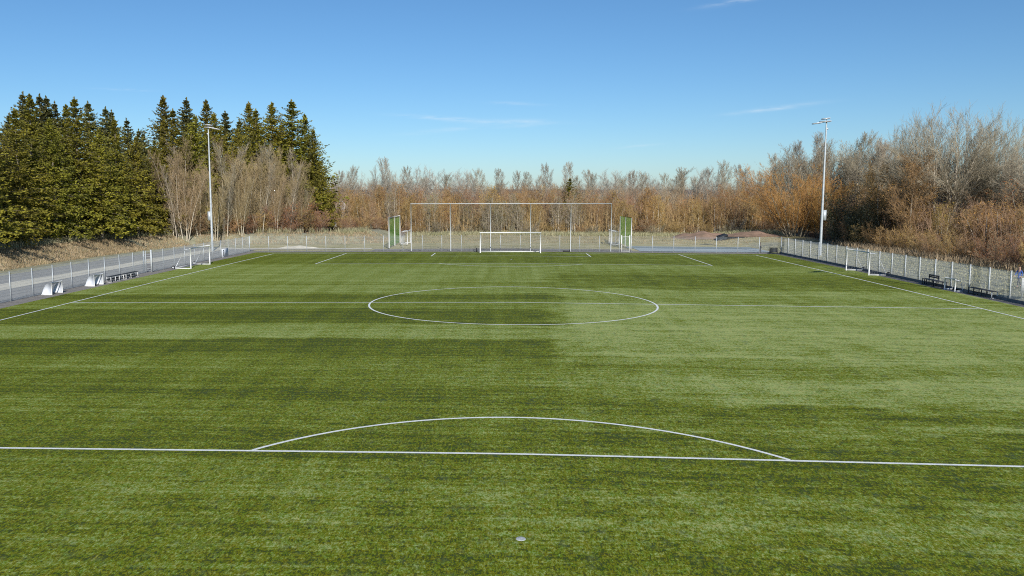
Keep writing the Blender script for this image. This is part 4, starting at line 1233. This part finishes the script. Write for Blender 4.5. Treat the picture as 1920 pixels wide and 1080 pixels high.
# ------------------------------------------------------------------ far hills
def ridge(y, h, seed, x0, x1):
    r = random.Random(seed); ph = [r.uniform(0, 6.28) for _ in range(8)]
    g = Geo(); v = []; n = 260
    for j, (dy, f) in enumerate(((-420, 0), (-200, .55), (0, 1), (300, .8), (700, 0))):
        for i in range(n + 1):
            x = x0 + (x1 - x0) * i / n
            e = .78 + .18 * math.sin(x * .0021 + ph[0]) + .10 * math.sin(x * .0057 + ph[1]) + .03 * math.sin(x * .021 + ph[2]) + .02 * math.sin(x * .06 + ph[3]) * f + r.uniform(-.012, .012)
            v.append((x, y + dy, h * e * f - .5))
    m = n + 1
    g.add(v, [(j * m + i, j * m + i + 1, (j + 1) * m + i + 1, (j + 1) * m + i) for j in range(4) for i in range(n)])
    return tag(g.build('hills', MT['forest'], smooth=True), kind='structure')


ridge(1500, 16, 4, -2600, 2600)
ridge(2600, 25, 9, -4200, 4200)

# ------------------------------------------------------------------ the child in a blue jacket beyond the right fence
def skin_mesh(name, joints, edges, m, parent, sub=2):
    me = bpy.data.meshes.new(name)
    me.from_pydata([j[:3] for j in joints], edges, [])
    me.materials.append(m)
    o = bpy.data.objects.new(name, me); COL.objects.link(o)
    md = o.modifiers.new('skin', 'SKIN'); md.use_smooth_shade = True
    sv = me.skin_vertices[0].data
    for i, j in enumerate(joints):
        sv[i].radius = (j[3], j[3]) if len(j) == 4 else (j[3], j[4]); sv[i].use_root = (i == 0)
    sb = o.modifiers.new('sub', 'SUBSURF'); sb.levels = sub; sb.render_levels = sub
    if parent: o.parent = parent
    return o


px_, py_ = 36.6, 8.9
kid = thing('person', (px_, py_, terr(px_, py_)[0]), .2, 'person in a blue jacket walking on the grass behind the right fence', 'person')
k = 1.5 / 1.75
J = lambda *a: tuple(x * k for x in a)
body = [J(0, 0, .93, .10, .08), J(0, 0, 1.15, .12, .085), J(0, 0, 1.36, .13, .08), J(0, 0, 1.47, .05, .05), J(-.02, 0, 1.56, .062, .07), J(-.03, 0, 1.67, .075, .085), J(-.02, 0, 1.72, .05, .06),
        J(-.01, -.17, 1.40, .048), J(.10, -.21, 1.15, .038), J(.02, -.22, .93, .028), J(-.02, -.22, .86, .03),
        J(-.01, .17, 1.40, .048), J(-.12, .21, 1.16, .038), J(-.24, .22, .98, .028), J(-.28, .22, .93, .03),
        J(0, -.09, .86, .075), J(-.16, -.09, .50, .052), J(-.20, -.09, .10, .036), J(-.30, -.09, .04, .03),
        J(0, .09, .86, .075), J(.10, .09, .48, .052), J(.30, .13, .16, .036), J(.24, .09, .05, .03)]
be = [(0, 1), (1, 2), (2, 3), (3, 4), (4, 5), (5, 6), (2, 7), (7, 8), (8, 9), (9, 10), (2, 11), (11, 12), (12, 13), (13, 14), (0, 15), (15, 16), (16, 17), (17, 18), (0, 19), (19, 20), (20, 21), (21, 22)]
for hnd, dr in ((10, (-.03, 0, -.10)), (14, (-.07, 0, -.07))):          # five fingers on each hand
    b = Vector(body[hnd][:3])
    for f_, (oy, ln_) in enumerate(((-.03, .9), (-.01, 1.05), (.01, 1.0), (.03, .8), (.045, .6))):
        i0 = len(body)
        d = Vector(dr) * k * ln_ * .55
        body.append((*(b + Vector((0, oy * k, 0)) + d), .009)); body.append((*(b + Vector((-.01, oy * k * (1.6 if f_ == 4 else 1), 0)) + d * 1.8), .007))
        be += [(hnd, i0), (i0, i0 + 1)]
skin_mesh('body', body, be, MT['skin'], kid)
jk = [J(0, 0, .90, .135, .115), J(0, 0, 1.10, .145, .12), J(0, 0, 1.33, .15, .11), J(-.005, 0, 1.44, .075, .07), J(-.01, -.18, 1.40, .066), J(.10, -.22, 1.15, .056), J(.03, -.225, .96, .045), J(-.01, .18, 1.40, .066), J(-.12, .22, 1.16, .056), J(-.22, .225, 1.0, .045), J(0, 0, .80, .13, .115)]
skin_mesh('jacket', jk, [(0, 1), (1, 2), (2, 3), (2, 4), (4, 5), (5, 6), (2, 7), (7, 8), (8, 9), (0, 10)], MT['blue'], kid)
tr = [J(0, 0, .90, .115, .10), J(0, -.09, .82, .09), J(-.16, -.09, .50, .066), J(-.20, -.09, .14, .052), J(0, .09, .82, .09), J(.10, .09, .48, .066), J(.28, .09, .19, .052)]
skin_mesh('trousers', tr, [(0, 1), (1, 2), (2, 3), (0, 4), (4, 5), (5, 6)], MT['jeans'], kid)
for a, b in ((J(-.18, -.09, .05, .045), J(-.34, -.09, .035, .04)), (J(.31, .09, .10, .045), J(.20, .09, .04, .04))): skin_mesh('shoe', [a, b], [(0, 1)], MT['dark'], kid)
skin_mesh('hair', [J(0, 0, 1.735, .078, .082), J(.045, 0, 1.67, .062, .075)], [(0, 1)], MT['hair'], kid)
for s in (-1, 1): Geo().rod(J(-.098, s * .03, 1.665), J(-.104, s * .03, 1.665), .012, 8).build('eye', MT['dark'], kid)
Geo().tubes([(*J(-.095, 0, 1.655), *J(-.125, 0, 1.625), .008, .014)], 6, True).build('nose', MT['skin'], kid)
Geo().box(J(-.095, 0, 1.595), J(.012, .05, .012)).build('mouth', MT['soil'], kid)

# ------------------------------------------------------------------ light: late-winter sun behind the camera
SUN = Vector((6.6, -24.4, 15.2)).normalized()
el = math.asin(SUN.z); az = math.atan2(SUN.x, SUN.y)
ld = bpy.data.lights.new('sun', 'SUN'); ld.energy = 4.6; ld.angle = R(.53); ld.color = (1.0, .95, .87)
lo = bpy.data.objects.new('sun', ld); COL.objects.link(lo)
lo.rotation_euler = (-SUN).to_track_quat('-Z', 'Y').to_euler(); lo.location = (30, -60, 60)

wd = bpy.data.worlds.new('World'); sc.world = wd; wd.use_nodes = True
nt = wd.node_tree; N, K = nt.nodes, nt.links
bg = N['Background']
sky = N.new('ShaderNodeTexSky'); sky.sky_type = 'NISHITA'; sky.sun_disc = False
sky.sun_elevation = el; sky.sun_rotation = az
sky.altitude = 1100; sky.air_density = 1.0; sky.dust_density = 1.0; sky.ozone_density = 8.0
hs = N.new('ShaderNodeMix'); hs.data_type = 'RGBA'; hs.blend_type = 'MULTIPLY'; hs.inputs[0].default_value = 1
hs.inputs[7].default_value = (1.02, 1, .90, 1)
sa = N.new('ShaderNodeHueSaturation'); sa.inputs['Saturation'].default_value = 1.05
K.new(sky.outputs[0], sa.inputs['Color']); K.new(sa.outputs[0], hs.inputs[6])
# a few faint cirrus streaks, fixed in the sky by azimuth and elevation
tc = N.new('ShaderNodeTexCoord'); sp = N.new('ShaderNodeSeparateXYZ'); K.new(tc.outputs['Generated'], sp.inputs[0])
AZ = n_math(N, K, 'ARCTAN2', sp.outputs['X'], sp.outputs['Y']); EL = n_math(N, K, 'ARCSINE', sp.outputs['Z'])
cb = N.new('ShaderNodeCombineXYZ'); K.new(n_math(N, K, 'MULTIPLY', AZ, 22.0), cb.inputs[0]); K.new(n_math(N, K, 'MULTIPLY', EL, 160.0), cb.inputs[1])
cn = N.new('ShaderNodeTexNoise'); cn.inputs['Scale'].default_value = 1.0; cn.inputs['Detail'].default_value = 6; cn.inputs['Roughness'].default_value = .65
K.new(cb.outputs[0], cn.inputs['Vector'])
tot = None
for (u, v, hw, hh, tilt, amp) in ((820, 221, 62, 3.2, .06, .55), (955, 228, 80, 4.5, .02, .38), (840, 243, 70, 4.0, -.10, .22), (960, 194, 50, 3, .05, .22), (1455, 203, 62, 3.6, -.09, .5), (235, 168, 36, 1.8, .0, .45), (1195, 274, 34, 2.0, -.08, .35), (1390, 1, 50, 4, -.1, .5), (975, 236, 40, 3, -.05, .2)):
    d = FV + RV * ((u - 855.72) / F_PX) - UV * ((v - 540) / F_PX); d.normalize()
    a0, e0 = math.atan2(d.x, d.y), math.asin(d.z)
    da = n_math(N, K, 'SUBTRACT', AZ, a0)
    de = n_math(N, K, 'ADD', n_math(N, K, 'SUBTRACT', EL, e0), n_math(N, K, 'MULTIPLY', da, tilt))
    q = n_math(N, K, 'ADD', n_math(N, K, 'POWER', n_math(N, K, 'ABSOLUTE', n_math(N, K, 'DIVIDE', da, hw / F_PX)), 2.0), n_math(N, K, 'POWER', n_math(N, K, 'ABSOLUTE', n_math(N, K, 'DIVIDE', de, hh / F_PX)), 2.0))
    gss = n_math(N, K, 'MULTIPLY', n_math(N, K, 'POWER', 2.718, n_math(N, K, 'MULTIPLY', q, -1.0)), amp * .8)
    tot = gss if tot is None else n_math(N, K, 'ADD', tot, gss)
mk = N.new('ShaderNodeMapRange'); K.new(cn.outputs['Fac'], mk.inputs['Value'])
mk.inputs['From Min'].default_value = .34; mk.inputs['From Max'].default_value = .66
fac = n_math(N, K, 'MULTIPLY', tot, mk.outputs[0], True)
cm = N.new('ShaderNodeMix'); cm.data_type = 'RGBA'
K.new(fac, cm.inputs[0]); K.new(hs.outputs[2], cm.inputs[6]); cm.inputs[7].default_value = (7.0, 7.6, 8.0, 1)
K.new(cm.outputs[2], bg.inputs['Color'])
bg.inputs['Strength'].default_value = .108

sc.view_settings.view_transform = 'Standard'
sc.view_settings.look = 'None'
sc.view_settings.exposure = 0.17
sc.view_settings.gamma = 1.0
sc.render.engine = 'CYCLES'
sc.cycles.max_bounces = 5
sc.cycles.diffuse_bounces = 3
sc.cycles.transmission_bounces = 3
sc.cycles.use_denoising = False
sc.cycles.sample_clamp_indirect = 4.0
sc.cycles.pixel_filter_type = 'BLACKMAN_HARRIS'
sc.cycles.filter_width = 1.05
